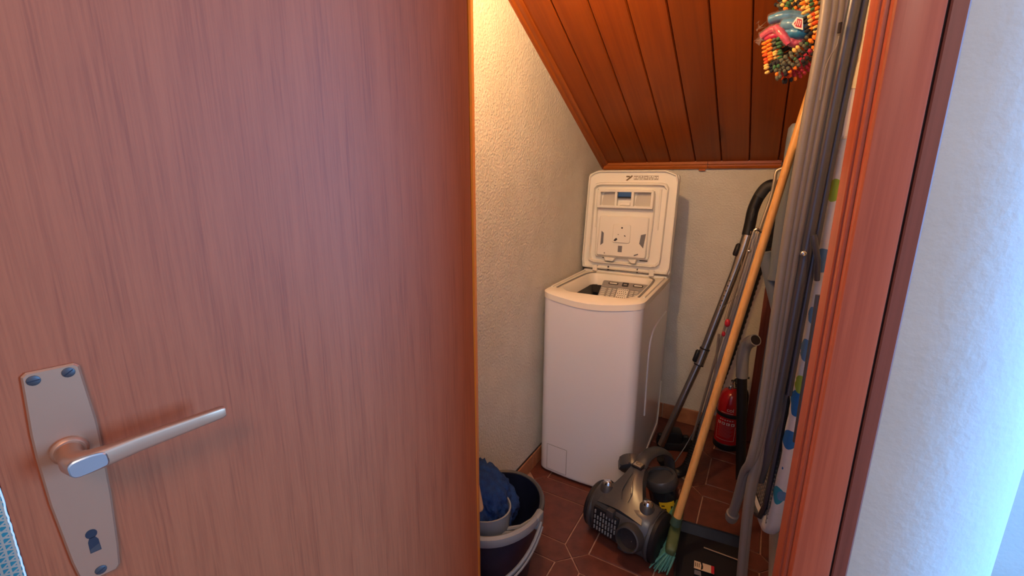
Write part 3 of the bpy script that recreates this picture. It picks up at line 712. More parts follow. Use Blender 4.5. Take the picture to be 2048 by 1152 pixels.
# dust bin with collar and yellow sticker, leaning a little
ax = Vector((-.045, -.02, .20)).normalized(); bx_ = Vector((0, 1, 0)).cross(ax).normalized(); by_ = ax.cross(bx_)
Mb = basis((.075, .272, .012), bx_, by_, ax)
b = B(); b.lathe([(.044, 0), (.053, .01), (.057, .155)], 32, Mb); bin_ = obj('dust_bin', b, M_vacbin, vc)
b = B(); b.lathe([(.058, .150), (.0625, .156), (.0625, .186), (.058, .193), (.046, .194), (.044, .186)], 32, Mb); obj('bin_collar', b, M_vac, vc)
b = B(); st = []
for k in range(9):
    a = -1.45+k*1.0/8; st.append([Mb @ Vector((.0578*math.cos(a), .0578*math.sin(a), z)) for z in (.062, .112)])
for p_, q_ in zip(st, st[1:]): b.poly([p_[0], q_[0], q_[1], p_[1]])
stk = obj('sticker', b, M_yel, bin_)
for a0, a1, z0, z1 in ((-1.33, -1.05, .072, .086), (-1.33, -1.12, .095, .100), (-.75, -.62, .080, .094)):
    b = B(); b.poly([Mb @ Vector((.0583*math.cos(a), .0583*math.sin(a), z)) for a, z in ((a0, z0), (a1, z0), (a1, z1), (a0, z1))]); obj('sticker_print', b, M_black, stk)
# dial behind the badge on the left
b = B(); Md = Matrix.Translation((-.062, .205, .235)) @ Matrix.Rotation(-.9, 4, 'X') @ Matrix.Rotation(-.5, 4, 'Y')
b.lathe([(.030, -.04), (.052, -.03), (.055, .0), (.050, .012), (.034, .014), (.030, -.01), (.010, -.015)], 28, Md); dial = obj('hose_port', b, M_vac, vc)
for k in range(8):
    a = k*pi/4; b = B(); b.box((-.004, .050, -.028), (.004, .057, .006), .001, Md @ Matrix.Rotation(a, 4, 'Z')); obj('grip_rib', b, M_vac2, dial)
# front grille and hose socket
b = B(); b.box((-.094, -.026, .050), (.012, -.012, .148), .006, Matrix.Rotation(-.06, 4, 'X'), seg=2); gr = obj('grille', b, M_black, vc)
M_slot = mat('grille_bar', (.22, .23, .25), .4)
for i in range(8):
    for j in range(4):
        if (i, j) in ((1, 3), (7, 0)): continue
        b = B(); x = -.085+i*.0118; z = .060+j*.021; b.box((x, -.0295, z), (x+.0052, -.024, z+.014), .001, Matrix.Rotation(-.06, 4, 'X')); obj('grille_bar', b, M_slot, gr, smooth=0)
b = B(); b.box((-.034, -.030, .142), (-.006, -.006, .172), .004, seg=2); obj('grille_latch', b, M_vac2, vc)
b = B(); Ms = Matrix.Translation((.062, -.032, .112)) @ Matrix.Rotation(1.30, 4, 'X')
b.lathe([(.052, -.05), (.047, .004), (.043, .016), (.038, .018), (.035, -.012)], 32, Ms, capt=False); obj('socket_ring', b, M_vac2, vc)
b = B(); b.lathe([(.036, -.014), (.0355, -.004), (.001, -.004)], 32, Ms); obj('socket_bore', b, M_gap, vc)
for q in ((-.008, .006, -.002), (.012, -.006, -.002)): b = B(); b.ball(Ms @ Vector(q), .0022, 1); obj('contact_pin', b, M_chrome, vc)
b = B(); b.box((.014, -.020, .030), (.050, -.010, .085), .004, seg=2); obj('front_panel', b, M_vac2, vc)

# ------------------------------------------------------------------ vacuum wand: floor head, telescopic tube, bent handle and hose
vw = thing('vacuum_wand', 'steel telescopic vacuum tube with black bent handle and hose against the end wall', 'vacuum tube', (-.33, 2.05, 0))
q0, q1, q2 = P(1322, 890, Y=2.06), P(1404, 712, Y=2.14), P(1468, 548, Y=2.215); q3, q4 = P(1486, 500, Y=2.235), P(1498, 462, Y=2.25)
b = B(); b.tube([q0, q1], .0165, 16); obj('lower_tube', b, M_tubem, vw, world=True)
b = B(); b.tube([q1, q2, q3], .0185, 16); ut = obj('upper_tube', b, M_tubem, vw, world=True)
b = B(); b.tube([q2.lerp(q3, .2), q3, q4], [.019, .0235, .0225], 16); obj('tube_collar', b, M_tubem, vw, world=True)
dr = (q2-q1).normalized(); lf_ = Vector((-.9, -.4, 0)).normalized()
for k in range(6):
    c = q2-dr*(.03+.024*k)+Vector((-.3, -.95, 0)).normalized()*.0185; b = B(); b.box((-.003, -.002, -.002), (.003, .002, .002), .0008, Matrix.Translation(c)); obj('notch', b, M_gap, ut, world=True, smooth=0)
def collar(c, r, ln, m, name, par, n=16): bb = B(); bb.tube([c-dr*ln/2, c+dr*ln/2], r, n); return obj(name, bb, m, par, world=True)
collar(q1-dr*.004, .021, .075, M_tubem, 'clamp_sleeve', vw); collar(q1+dr*.036, .0225, .006, M_black, 'clamp_ring', vw); collar(q1-dr*.044, .0222, .005, M_black, 'clamp_ring', vw)
c = q1+lf_*.026; b = B(); b.tube([c-dr*.03, c-dr*.024, c+dr*.024, c+dr*.03], [.006, .0105, .0105, .006], 10); obj('slide_button', b, M_black, vw, world=True)
c = q3+lf_*.026; b = B(); b.tube([c-dr*.028, c-dr*.02, c+dr*.022, c+dr*.03], [.008, .012, .012, .006], 10); obj('slide_button', b, M_black, vw, world=True)
hp_ = [q4-dr*.02, P(1500, 448, Y=2.255), P(1506, 420, Y=2.26), P(1518, 393, Y=2.265), P(1532, 375, Y=2.265), P(1546, 370, Y=2.262), P(1556, 382, Y=2.25), P(1560, 405, Y=2.235)]
b = B(); b.tube(spline(hp_, 6), .0235, 14); hd = obj('handle', b, M_black, vw, world=True)
b = B(); b.tube(spline(hp_[3:6], 6), .0242, 14); obj('grip', b, mat('rubber_grip', (.035, .035, .038), .6), hd, world=True)
b = B(); b.tube([P(1502, 442, Y=2.235), P(1505, 428, Y=2.238), P(1508, 416, Y=2.24)], [.004, .008, .004], 8); obj('air_slider', b, M_vac, hd, world=True)
hs = spline([P(1560, 400, Y=2.235), P(1546, 455, Y=2.22), P(1508, 560, Y=2.19), P(1466, 690, Y=2.13), P(1425, 800, Y=2.07), P(1396, 880, Y=2.0), P(1372, 935, Y=1.92), P(1345, 945, Y=1.86), P(1322, 915, Y=1.80)], 24)
b = B(); b.tube(hs, [.0225 if k % 2 else .0195 for k in range(len(hs))], 10); obj('hose', b, M_black, vw, world=True, smooth=0)
b = B(); b.tube(spline([P(1432, 760, Y=2.03), P(1404, 830, Y=1.98), P(1372, 890, Y=1.92), P(1340, 938, Y=1.84)], 8), .0022, 6); obj('cable', b, M_vac, vw, world=True)
# black floor head standing on end
b = B(); Mh = basis(P(1340, 905, Z=0)+Vector((0, .05, 0)), (.93, .36, 0), (-.36, .93, 0), (0, 0, 1))
b.box((-.075, -.035, 0), (.12, .035, .045), .012, Mh, seg=2); b.box((-.04, -.03, .03), (.04, .04, .10), .012, Mh, seg=2); hd2 = obj('floor_head', b, M_black, vw, world=True)
for x in (-.062, -.02, .02, .06, .10): b = B(); b.box((x-.014, -.012, .04), (x+.014, .012, .075), .006, Mh); obj('bristle_tuft', b, M_black, hd2, world=True, smooth=0)

# ------------------------------------------------------------------ fire extinguisher
EX = Vector((-.062, 2.318, 0)); fe = thing('fire_extinguisher', 'small red fire extinguisher standing on the tiles by the end wall', 'fire extinguisher', EX)
b = B(); b.lathe([(.058, 0), (.062, .004), (.063, .03), (.060, .034)], 32); obj('foot_ring', b, M_black, fe)
b = B(); b.lathe([(.050, .022), (.060, .034), (.0605, .235), (.058, .262), (.050, .288), (.036, .306), (.018, .315), (.014, .318)], 32); cyl = obj('cylinder', b, M_red, fe)
b = B(); b.lathe([(.0612, .178), (.0618, .180), (.0618, .196), (.0612, .198)], 32, capb=False, capt=False); obj('strap', b, M_black, fe)
b = B(); b.lathe([(.014, .314), (.016, .318), (.016, .342), (.011, .346), (.011, .356)], 16); obj('valve', b, M_chrome, fe)
b = B(); b.lathe([(.001, 0), (.010, 0), (.010, .006), (.008, .009), (.001, .010)], 16, Matrix.Translation((-.012, -.018, .326)) @ Matrix.Rotation(pi/2, 4, 'X')); obj('pressure_gauge', b, M_chrome, fe)
b = B(); b.box((-.012, -.008, .350), (.055, .008, .358), .003); b.tube([(.0, 0, .356), (.02, 0, .378), (.065, 0, .386)], .008, 8, flat=.6); obj('squeeze_handle', b, M_black, fe)
b = B(); b.tube(spline([(.012, -.006, .334), (.040, -.02, .345), (.064, -.016, .31), (.067, -.012, .24), (.066, -.01, .12)], 6), .007, 8); obj('discharge_hose', b, M_black, fe)
Mt = basis((0, 0, .222), (math.cos(-.15), math.sin(-.15), 0), (0, 0, 1), (math.sin(-.15), -math.cos(-.15), 0))
Mt2 = Mt @ Matrix.Translation((0, 0, .0610))
lettering('brand_lettering', 'ecol', .028, Mt2 @ Matrix.Translation((.006, 0, 0)), M_wtxt, fe, bend=.061)
def wrapq(name, u0, v0, u1, v1, m=M_wtxt, r=.0609):
    bb = B(); pr_ = []
    n = max(1, int((u1-u0)/.006))
    for k in range(n+1):
        u = u0+(u1-u0)*k/n; a = u/r; pr_.append([Mt @ Vector((r*math.sin(a), v, r*math.cos(a))) for v in (v0, v1)])
    for p_, q_ in zip(pr_, pr_[1:]): bb.poly([p_[0], q_[0], q_[1], p_[1]])
    return obj(name, bb, m, fe)
wrapq('small_print', -.03, -.019, .028, -.017)
for k in range(6): wrapq('small_print', -.032+k*.0115, -.060+.001*(k % 2), -.025+k*.0115, -.054)
for k, u in enumerate((-.034, -.012, .010, .032)):
    wrapq('pictogram', u-.008, -.084, u+.008, -.070); wrapq('pictogram_mark', u-.004, -.081, u+.001+.002*k % .004, -.073, M_red, .0612)
for k in range(9): wrapq('small_print', -.036+.004*(k % 2), -.092-k*.007, .034-.005*(k % 3), -.0905-k*.007, mat('faded_ink', (.40, .16, .17), .6) if k == 0 else bpy.data.materials['faded_ink'])
for u0, v0, u1, v1 in ((-.046, -.165, -.0445, -.088), (.0445, -.165, .046, -.088), (-.044, -.1665, .044, -.165)): wrapq('label_border', u0, v0, u1, v1)

# ------------------------------------------------------------------ folded wire drying rack
dk = thing('drying_rack', 'folded chrome wire clothes drying rack leaning behind the broom', 'drying rack', (-.12, 2.0, 0))
def wire(name, pts, r, par=dk, m=M_rack, n=8): bb = B(); bb.tube(pts, r, n); return obj(name, bb, m, par, world=True)
YT = 2.13
wire('frame', spline([P(1592, 322, Y=YT), P(1566, 336, Y=YT), P(1553, 343, Y=YT), P(1549, 362, Y=YT-.005), P(1540, 400, Y=YT-.01), P(1512, 482, Y=YT-.03), P(1452, 680, Y=2.05), P(1402, 850, Y=1.99), P(1388, 950, Y=1.95)], 6), .0065)
wire('frame', spline([P(1578, 352, Y=YT+.03), P(1556, 362, Y=YT+.03), P(1549, 372, Y=YT+.03), P(1538, 420, Y=YT+.02), P(1478, 610, Y=2.10), P(1425, 800, Y=2.03), P(1405, 900, Y=1.99)], 6), .0055)
wg = wire('wing_frame', spline([P(1503, 478, Y=2.02), P(1510, 460, Y=2.02), P(1519, 461, Y=2.02), P(1531, 474, Y=2.02), P(1529, 495, Y=2.02), P(1512, 550, Y=2.0), P(1458, 720, Y=1.95), P(1412, 860, Y=1.90), P(1392, 945, Y=1.87)], 6), .0058, m=M_chrome)
wire('wing_frame', [P(1503, 478, Y=2.02), P(1478, 560, Y=2.0), P(1430, 720, Y=1.95), P(1384, 880, Y=1.90)], .0050)
for k in range(7):
    t = (k+.6)/7.6
    wire('wire', [P(1506+22*t, 463+14*t, Y=2.015), P(1497+22*t, 505+14*t, Y=2.01), P(1440+20*t, 700, Y=1.95), P(1378+20*t, 935, Y=1.885)], .0014, wg, n=6)
wire('strut', [P(1519, 530, Y=1.985), P(1470, 660, Y=1.95), P(1430, 762, Y=1.93)], .0050, m=M_chrome)
wire('strut', [P(1438, 668, Y=1.955), P(1432, 720, Y=1.95), P(1430, 765, Y=1.93)], .0050)
wire('foot', [P(1430, 765, Y=1.93), P(1408, 850, Y=1.90), P(1380, 968, Z=.006)], .0062)
for a, c_ in (((1478, 546), (1448, 640)), ((1500, 570), (1440, 620)), ((1470, 600), (1440, 690)), ((1484, 520), (1470, 620))): wire('tie_wire', [P(*a, Y=1.975), P(*c_, Y=1.945)], .0013, n=5)
c = P(1498, 502, Y=1.99); b = B(); b.ball(c, .0085, 2); obj('rivet', b, M_chrome, dk, world=True)
c = P(1522, 514, Y=1.99); b = B(); b.box((-.006, -.004, -.014), (.006, .004, .014), .002, Matrix.Translation(c) @ Matrix.Rotation(.35, 4, 'Y')); obj('red_clip', b, M_redcl, dk, world=True)
for pp, s_ in (((1455, 646), .018), ((1447, 668), .012)):
    c = P(*pp, Y=1.935); b = B(); b.ball(c, (s_*.62, s_*.5, s_), 2); obj('red_clip', b, M_redcl, dk, world=True, smooth=60)
c = P(1520, 516, Y=1.985)

# ------------------------------------------------------------------ broom
br = thing('broom', 'broom with varnished yellow wooden handle and mint green bristles', 'broom', (-.17, 1.40, 0))
h0, h1 = P(1352, 1043, Y=1.435), P(1631, 150, Y=1.66)
b = B(); b.tube([h0, h0.lerp(h1, .1), h0.lerp(h1, .5), h1], [.0135, .0130, .0125, .0120], 16); obj('handle', b, M_broomw, br, world=True)
bu = (h1-h0).normalized(); sd = Vector((.55, -.83, 0)); sd = (sd-bu*sd.dot(bu)).normalized(); nd = bu.cross(sd)   # sd across the head
b = B(); b.tube([h0-bu*.012, h0+bu*.018], [.0185, .0175], 16); obj('socket', b, M_green2, br, world=True)
hA, hB_ = P(1360, 1004, Z=.125), P(1341, 1104, Z=.105); hm = (hA+hB_)/2; hl_ = (hB_-hA).length/2; hv = (hB_-hA).normalized(); hu = (bu-hv*bu.dot(hv)).normalized(); hw_ = hv.cross(hu)
MhB = basis(hm, hv, hu, hw_)
# head: long narrow block running towards the door
b = B(); rings = []
for u, w_, t_ in ((-1, .008, .008), (-.97, .015, .016), (-.8, .0185, .020), (0, .0195, .022), (.8, .0185, .020), (.96, .015, .016), (1, .008, .008)):
    rings.append([MhB @ Vector((u*hl_, -.004+t_*math.copysign(abs(math.sin(a))**.6, math.sin(a)), w_*math.copysign(abs(math.cos(a))**.6, math.cos(a)))) for a in [2*pi*k/16 for k in range(16)]])
b.ring_loft(rings); obj('head', b, M_green, br, world=True, smooth=50)
b = B(); random.seed(5)
for i in range(34):
    for j in range(5):
        u = -hl_*.95+hl_*1.9*i/33+random.uniform(-.003, .003); v = -.014+.007*j+random.uniform(-.002, .002)
        p0 = MhB @ Vector((u, -.018, v)); p1 = MhB @ Vector((u*1.10+random.uniform(-.006, .006), -.150, v*2.2+random.uniform(-.008, .008)))+Vector((-.03, 0, 0))
        if p1.z < .003: p1 = p0.lerp(p1, (p0.z-.003)/(p0.z-p1.z))
        b.tube([p0, p0.lerp(p1, .5)+Vector((random.uniform(-.002, .002), 0, 0)), p1], [.0038, .0038, .0026], 5)
o_ = obj('bristles', b, M_teal, br, world=True); o_['kind'] = 'stuff'

# ------------------------------------------------------------------ dustpan
dp = thing('dustpan', 'black plastic dustpan with a cream paper label on the floor', 'dustpan', P(1410, 1110, Z=0))
dc = P(1418, 1106, Z=0); uX = (P(1470, 1098, Z=0)-P(1368, 1068, Z=0)); uX.z = 0; uX.normalize(); uY = Vector((0, 0, 1)).cross(uX)
Mp = basis(dc, uX, uY, (0, 0, 1))
b = B(); w2 = .108
b.ring_loft([[Mp @ Vector(q) for q in r_] for r_ in (
    [(-w2, -.20, .002), (-w2, .045, .018), (-w2, .062, .052), (-w2, .058, .056), (-w2, .040, .024), (-w2, -.20, .005)],
    [(w2, -.20, .002), (w2, .045, .018), (w2, .062, .052), (w2, .058, .056), (w2, .040, .024), (w2, -.20, .005)])]); pan = obj('pan', b, M_black, dp, world=True, smooth=20)
for s in (-1, 1):
    b = B(); b.ring_loft([[Mp @ Vector((s*w2+d, y, z)) for y, z in ((-.20, .002), (.045, .018), (.060, .058), (-.02, .055), (-.20, .014))] for d in (-.003, .003)]); obj('side_wall', b, M_black, dp, world=True, smooth=0)
b = B(); b.tube([Mp @ Vector((-w2, .060, .056)), Mp @ Vector((w2, .060, .056))], .0035, 8); obj('back_edge', b, M_black, dp, world=True)
b = B(); b.tube([Mp @ Vector((-.02, -.012, .027)), Mp @ Vector((.098, -.020, .024))], .0022, 6); obj('rib', b, mat('worn_edge', (.30, .22, .14), .5), pan, world=True)
# label: cream card with a red end and dark print
lc = P(1408, 1136, Z=.02); Ml = basis((lc.x, lc.y, .0225), uX, (uY+Vector((0, 0, .055))).normalized(), (0, -.055, 1))
b = B(); b.prism([(-.032, -.016), (.032, -.016), (.032, .016), (-.032, .016)], 0, .0008, Ml); lb = obj('label', b, M_card, dp, world=True, smooth=0)
for q in ([(.022, -.016), (.032, -.016), (.032, .016), (.022, .016)],): b = B(); b.prism(q, .0008, .0011, Ml); obj('label_red_end', b, M_redcl, lb, world=True, smooth=0)
b = B(); b.prism([(-.010, -.016), (-.004, -.010), (-.003, 0), (-.006, .016), (-.012, .016), (-.009, .004)], .0008, .0011, Ml); obj('label_mark', b, M_black, lb, world=True, smooth=0)
for k in range(3): b = B(); b.prism([(-.029+k*.006, -.008), (-.026+k*.006, -.008), (-.026+k*.006, .010), (-.029+k*.006, .010)], .0008, .0011, Ml); obj('label_mark', b, M_print, lb, world=True, smooth=0)
b = B(); b.prism([(-.03, -.040), (-.008, -.040), (-.010, -.022), (-.03, -.022)], 0, .0008, Ml); obj('label', b, mat('grey_label', (.14, .14, .17), .5), dp, world=True, smooth=0)

# ------------------------------------------------------------------ pole with pale elbow
pe = thing('elbow_pole', 'black tube with pale grey plastic elbow standing by the fire extinguisher', 'pole', (.022, 2.06, 0))
e0, e1, e2 = P(1478, 985, Z=.0), P(1484, 752, Y=2.06), P(1486, 712, Y=2.06)
e0 = P(1481, 960, Y=2.05); e0.z = 0
b = B(); b.tube([e0, e1], .0205, 16); obj('tube', b, M_black, pe, world=True)
b = B(); b.tube(spline([e1-Vector((0, 0, .005)), P(1485, 725, Y=2.06), P(1487, 705, Y=2.06), P(1493, 690, Y=2.055), P(1502, 683, Y=2.04), P(1511, 680, Y=2.02)], 5), [.0245]*16+[.025]*10, 18); elb = obj('elbow', b, mat('pale_grey_plastic', (.30, .29, .29), .5), pe, world=True)
ea, eb = P(1502, 683, Y=2.04), P(1511, 680, Y=2.02); ed = (eb-ea).normalized()
b = B(); b.tube([eb-ed*.002, eb+ed*.0012], .0205, 18); obj('bore', b, M_gap, elb, world=True)
b = B(); b.ball(P(1497, 678, Y=2.027), (.006, .003, .004), 2); obj('snap_hole', b, M_gap, elb, world=True)

# ------------------------------------------------------------------ ironing board standing on its feet, underside towards the viewer's left
ib = thing('ironing_board', 'folded ironing board in white cover with blue and green spots leaning by the door frame', 'ironing board', (.06, 1.40, 0))
th = .20; eu = Vector((-math.sin(th), math.cos(th), 0)); ei = Vector((-math.cos(th), -math.sin(th), 0))   # eu: near edge -> far edge, ei: out of the underside
def leanx(z): return .100+.010*(z-.3)
Mi = Matrix(((eu.x, .010, ei.x, .112), (eu.y, 0, ei.y, 1.275), (eu.z, 1, ei.z, 0), (0, 0, 0, 1)))
bo = rpoly([(.02, .36), (.08, .285), (.15, .268), (.23, .268), (.30, .285), (.36, .36), (.38, .60), (.38, 1.49), (0, 1.49), (0, .60)], .06, 5)
def spot_mat():
    m = bpy.data.materials.new('spotted_cover'); m.use_nodes = True; nt = m.node_tree; bs = nt.nodes['Principled BSDF']; bs.inputs['Roughness'].default_value = .9
    N = nt.nodes.new; L = nt.links.new; tc = N('ShaderNodeTexCoord'); prev = None
    base = N('ShaderNodeRGB'); base.outputs[0].default_value = (.72, .70, .70, 1); prev = base.outputs[0]
    tx = N('ShaderNodeTexNoise'); tx.inputs['Scale'].default_value = 9; tx.inputs['Detail'].default_value = 2
    off = N('ShaderNodeVectorMath'); off.operation = 'SCALE'; off.inputs['Scale'].default_value = .02; L(tc.outputs['Object'], tx.inputs['Vector']); L(tx.outputs['Color'], off.inputs[0])
    ad = N('ShaderNodeVectorMath'); L(tc.outputs['Object'], ad.inputs[0]); L(off.outputs[0], ad.inputs[1])
    for (zc, r, colr, xo) in SPOTS:
        d = N('ShaderNodeVectorMath'); d.operation = 'DISTANCE'; L(ad.outputs[0], d.inputs[0]); d.inputs[1].default_value = xo+Vector((.01, .01, zc+.01))
        lt = N('ShaderNodeMath'); lt.operation = 'LESS_THAN'; lt.inputs[1].default_value = r; L(d.outputs['Value'], lt.inputs[0])
        mx = N('ShaderNodeMix'); mx.data_type = 'RGBA'; mx.inputs[7].default_value = rgb(*colr); L(prev, mx.inputs[6]); L(lt.outputs[0], mx.inputs[0]); prev = mx.outputs[2]
    L(prev, bs.inputs['Base Color'])
    n = N('ShaderNodeTexNoise'); mpp = N('ShaderNodeMapping'); mpp.inputs['Scale'].default_value = (8, 8, 60); n.inputs['Scale'].default_value = 1; L(tc.outputs['Object'], mpp.inputs[0]); L(mpp.outputs[0], n.inputs['Vector'])
    bp = N('ShaderNodeBump'); bp.inputs['Strength'].default_value = .5; bp.inputs['Distance'].default_value = .006; L(n.outputs['Fac'], bp.inputs['Height']); L(bp.outputs[0], bs.inputs['Normal']); return m
TEAL, BLUE, LIME, PB = (.03, .30, .42), (.02, .16, .46), (.34, .50, .06), (.12, .26, .48)
ibl = OFF[ib]
def onb(px, py): return P(px, py, Y=1.275)-ibl
SPOTS = [(0, .034, TEAL, onb(1543, 995)), (0, .017, BLUE, onb(1555, 936)), (0, .008, BLUE, onb(1546, 968)), (0, .030, BLUE, onb(1572, 880)), (0, .034, BLUE, onb(1592, 808)), (0, .026, LIME, onb(1597, 770)), (0, .030, PB, onb(1606, 700)), (0, .022, PB, onb(1618, 630)), (0, .028, LIME, onb(1662, 380)), (0, .03, PB, onb(1640, 520)), (0, .02, PB, onb(1565, 1000))]
M_cover = spot_mat()
# padded cover: rounded edge round the outline
NBo = 120
def bring(k, d):
    c_ = (.19, .88); r_ = by_angle([Vector((u, v, 0)) for u, v in bo], NBo, c_); out = []
    for p_ in r_:
        q = Vector((p_.x-c_[0], p_.y-c_[1])); f_ = 1-k/max(q.length, .05); 
        out.append(Mi @ Vector((c_[0]+q.x*f_, c_[1]+q.y*f_, d)))
    return out
b = B(); random.seed(2)
hem = bring(.058, .0075); hem2 = bring(.050, .010)
for k in range(NBo):
    hem2[k] = hem2[k]+ei*random.uniform(-.002, .004); hem[k] = hem[k]+ei*random.uniform(-.002, .003)
b.ring_loft([bring(.012, -.026), bring(.004, -.023), bring(0, -.015), bring(0, -.002), bring(.003, .004), bring(.014, .008), hem2, hem], True, False)
obj('cover', b, M_cover, ib, world=True, smooth=70)
b = B(); b.ring_loft([bring(.05, 0), bring(.05, .006)], True, True); tray = obj('mesh_base', b, M_dark, ib, world=True, smooth=20)
rm = by_angle([Vector((u, v, 0)) for u, v in bo], 60, (.19, .88))
b = B(); b.tube([Mi @ Vector((.19+(p_.x-.19)*.70, .88+(p_.y-.88)*.955, .014)) for p_ in rm], .0085, 8, closed=True); obj('rim_tube', b, M_legn, ib, world=True)
b = B()
for j in range(72):
    v = .345+j*.0145
    b.box((.055, v, .006), (.325, v+.0035, .0095), 0, Mi)
for i in range(16):
    u = .060+i*.0172
    b.box((u, .34, .006), (u+.0035, 1.40, .0100), 0, Mi)
o_ = obj('mesh_grid', b, M_legg, tray, world=True, smooth=0); o_['kind'] = 'stuff'
b = B(); b.prism(rrect(-.006, 1.405, .386, 1.512, .012), -.030, .012, Mi, bev=.004); obj('end_cap', b, M_white, ib, world=True)
# ribbed folded legs
YL = 1.262
Lp = [(1660, -60), (1646, 60), (1610, 260), (1570, 500), (1527, 800), (1503, 915), (1491, 985), (1480, 1080), (1462, 1290)]
Rp = [(1700, -60), (1686, 60), (1648, 260), (1603, 500), (1551, 800), (1520, 915), (1503, 985), (1492, 1080), (1474, 1290)]
for k in range(4):
    t = k/3; nn = 9 if k >= 2 else 6
    pts = []
    for (xa, ya), (xb, yb) in list(zip(Lp, Rp))[:nn]: pts.append(P(xa+(xb-xa)*t, ya, Y=YL+.004*k))
    if k < 2: pts += [P(1493-5*(1-k), 945, Y=YL+.03), P(1478-4*(1-k), 995, Y=YL+.07), P(1466-3*(1-k), 1030, Y=YL+.10)]
    pts = spline(pts, 5)
    b = B(); b.tube(pts, .0112 if k < 2 else .0115, 12); obj('leg', b, M_legg, ib, world=True)
c = P(1463, 1034, Y=YL+.105); d_ = (P(1463, 1034, Y=YL+.105)-P(1478, 995, Y=YL+.07)).normalized()
b = B(); b.tube([c-d_*.02, c, c+d_*.012], [.0185, .0185, .016], 14); obj('foot_cap', b, M_legg, ib, world=True)
b = B(); b.ball(P(1456, 1032, Y=YL+.10), .004, 1); obj('cap_stud', b, M_chrome, ib, world=True)
c = P(1462, 1290, Y=YL+.01); 
b = B(); b.tube([Vector((c.x, c.y, .06)), Vector((c.x-.002, c.y, .0))], .013, 12); obj('foot_cap', b, M_black, ib, world=True)
b = B(); nv = spline([P(1722, -60, Y=1.268), P(1690, 100, Y=1.268), P(1655, 280, Y=1.268), P(1613, 500, Y=1.268), P(1558, 790, Y=1.268), P(1534, 905, Y=1.275), P(1519, 960, Y=1.30)], 5)
b.tube(nv, .0132, 14); obj('brace_tube', b, M_legn, ib, world=True)
b = B(); b.tube(spline([P(1738, -40, Y=1.27), P(1706, 120, Y=1.27), P(1672, 280, Y=1.27), P(1630, 500, Y=1.27), P(1577, 790, Y=1.27)], 5), .0075, 10); obj('brace_rod', b, M_legn, ib, world=True)
c = P(1607, 507, Y=1.248); b = B(); b.ball(c, .0075, 2); b.tube([c, c+Vector((.002, .03, 0))], .005, 8); obj('pivot_screw', b, M_chrome, ib, world=True)
b = B(); b.tube([P(1627, 470, Y=1.225), P(1630, 490, Y=1.225), P(1636, 520, Y=1.24), P(1634, 560, Y=1.26)], [.0065, .0065, .006, .006], 10); obj('release_lever', b, M_legn, ib, world=True)
b = B(); b.tube([P(1637, 590, Y=1.20), P(1622, 690, Y=1.20), P(1604, 800, Y=1.20), P(1591, 884, Y=1.20)], .0062, 10); obj('lock_rod', b, M_legn, ib, world=True)
b = B(); b.tube(spline([P(1678, 72, Y=1.24), P(1672, 95, Y=1.24), P(1661, 112, Y=1.245), P(1650, 140, Y=1.247), P(1640, 200, Y=1.247)], 5), .0013, 6); obj('cord', b, M_legg, ib, world=True)
b = B(); b.tube([P(1681, 45, Y=1.247), P(1678, 66, Y=1.247)], .0035, 8); obj('slot', b, M_gap, ib, world=True)
for dx in (0, 5, 9): b = B(); b.tube([P(1588+dx, 380, Y=1.31), P(1572+dx*.9, 480, Y=1.31), P(1556+dx, 566, Y=1.31)], .0013, 5); obj('spring_wire', b, M_card, ib, world=True)
# far leg pair: rounded end sticking out above, strut lower down
b = B(); b.tube([P(1550, 560, Y=1.72), P(1574, 385, Y=1.72), P(1588, 285, Y=1.72), P(1592, 256, Y=1.72), P(1593, 247, Y=1.72)], [.0225, .0225, .0225, .021, .012], 16); obj('far_leg', b, M_polem, ib, world=True)
b = B(); b.tube([P(1606, 228, Y=1.72), P(1602, 262, Y=1.72)], [.0075, .009], 10); obj('leg_pin', b, M_polem, ib, world=True)
b = B(); b.tube([P(1530, 505, Y=1.74), P(1545, 570, Y=1.74), P(1566, 660, Y=1.74)], .022, 14); obj('strut', b, M_polem, ib, world=True)

# ------------------------------------------------------------------ woven rag hanger with cloth packs
KC = [mat('rag_'+n, c_, .95, bump=(400, .5, .002)) for n, c_ in (('orange', (.85, .22, .02)), ('black', (.016, .016, .022)), ('green', (.045, .14, .06)), ('yellow', (.80, .50, .14)), ('olive', (.10, .105, .075)), ('red', (.42, .03, .06)), ('deep_orange', (.80, .10, .02)))]
hg = thing('woven_rag_hanger', 'multicoloured woven rag sling hanging under the sloping ceiling', 'hanger', P(1600, 0, Y=1.5))
def weave(name, path, width, wdir, weights, seed, kr=.0062, nr=None):
    random.seed(seed); p_ = spline(path, 10); L_ = 0; out = [p_[0]]
    for a, c_ in zip(p_, p_[1:]):
        L_ += (c_-a).length
        if L_ >= kr*1.25: out.append(c_); L_ = 0
    b = B(); nr = nr or max(2, int(width/(kr*1.15)))
    mem = {}
    for i, p0 in enumerate(out):
        t = (out[min(i+1, len(out)-1)]-out[max(i-1, 0)]).normalized(); wv = Vector(wdir); wv = (wv-t*wv.dot(t)).normalized(); nv_ = t.cross(wv)
        for j in range(nr):
            s_ = (j/(nr-1)-.5)*width; c_ = p0+wv*s_+nv_*random.uniform(-.003, .003)+t*random.uniform(-.002, .002)
            if (i % 3 == 0) or random.random() < .25: mem[j] = random.choices(range(7), weights[(j*len(weights)//nr) % len(weights)])[0]
            b.mi = mem.setdefault(j, 1)
            b.ball(c_, (kr*random.uniform(1.0, 1.5), kr*.8, kr*.95), 1, M=basis((0, 0, 0), wv, t, nv_).to_3x3())
    o = obj(name, b, KC, hg, world=True, smooth=180); o['kind'] = 'stuff'; return o
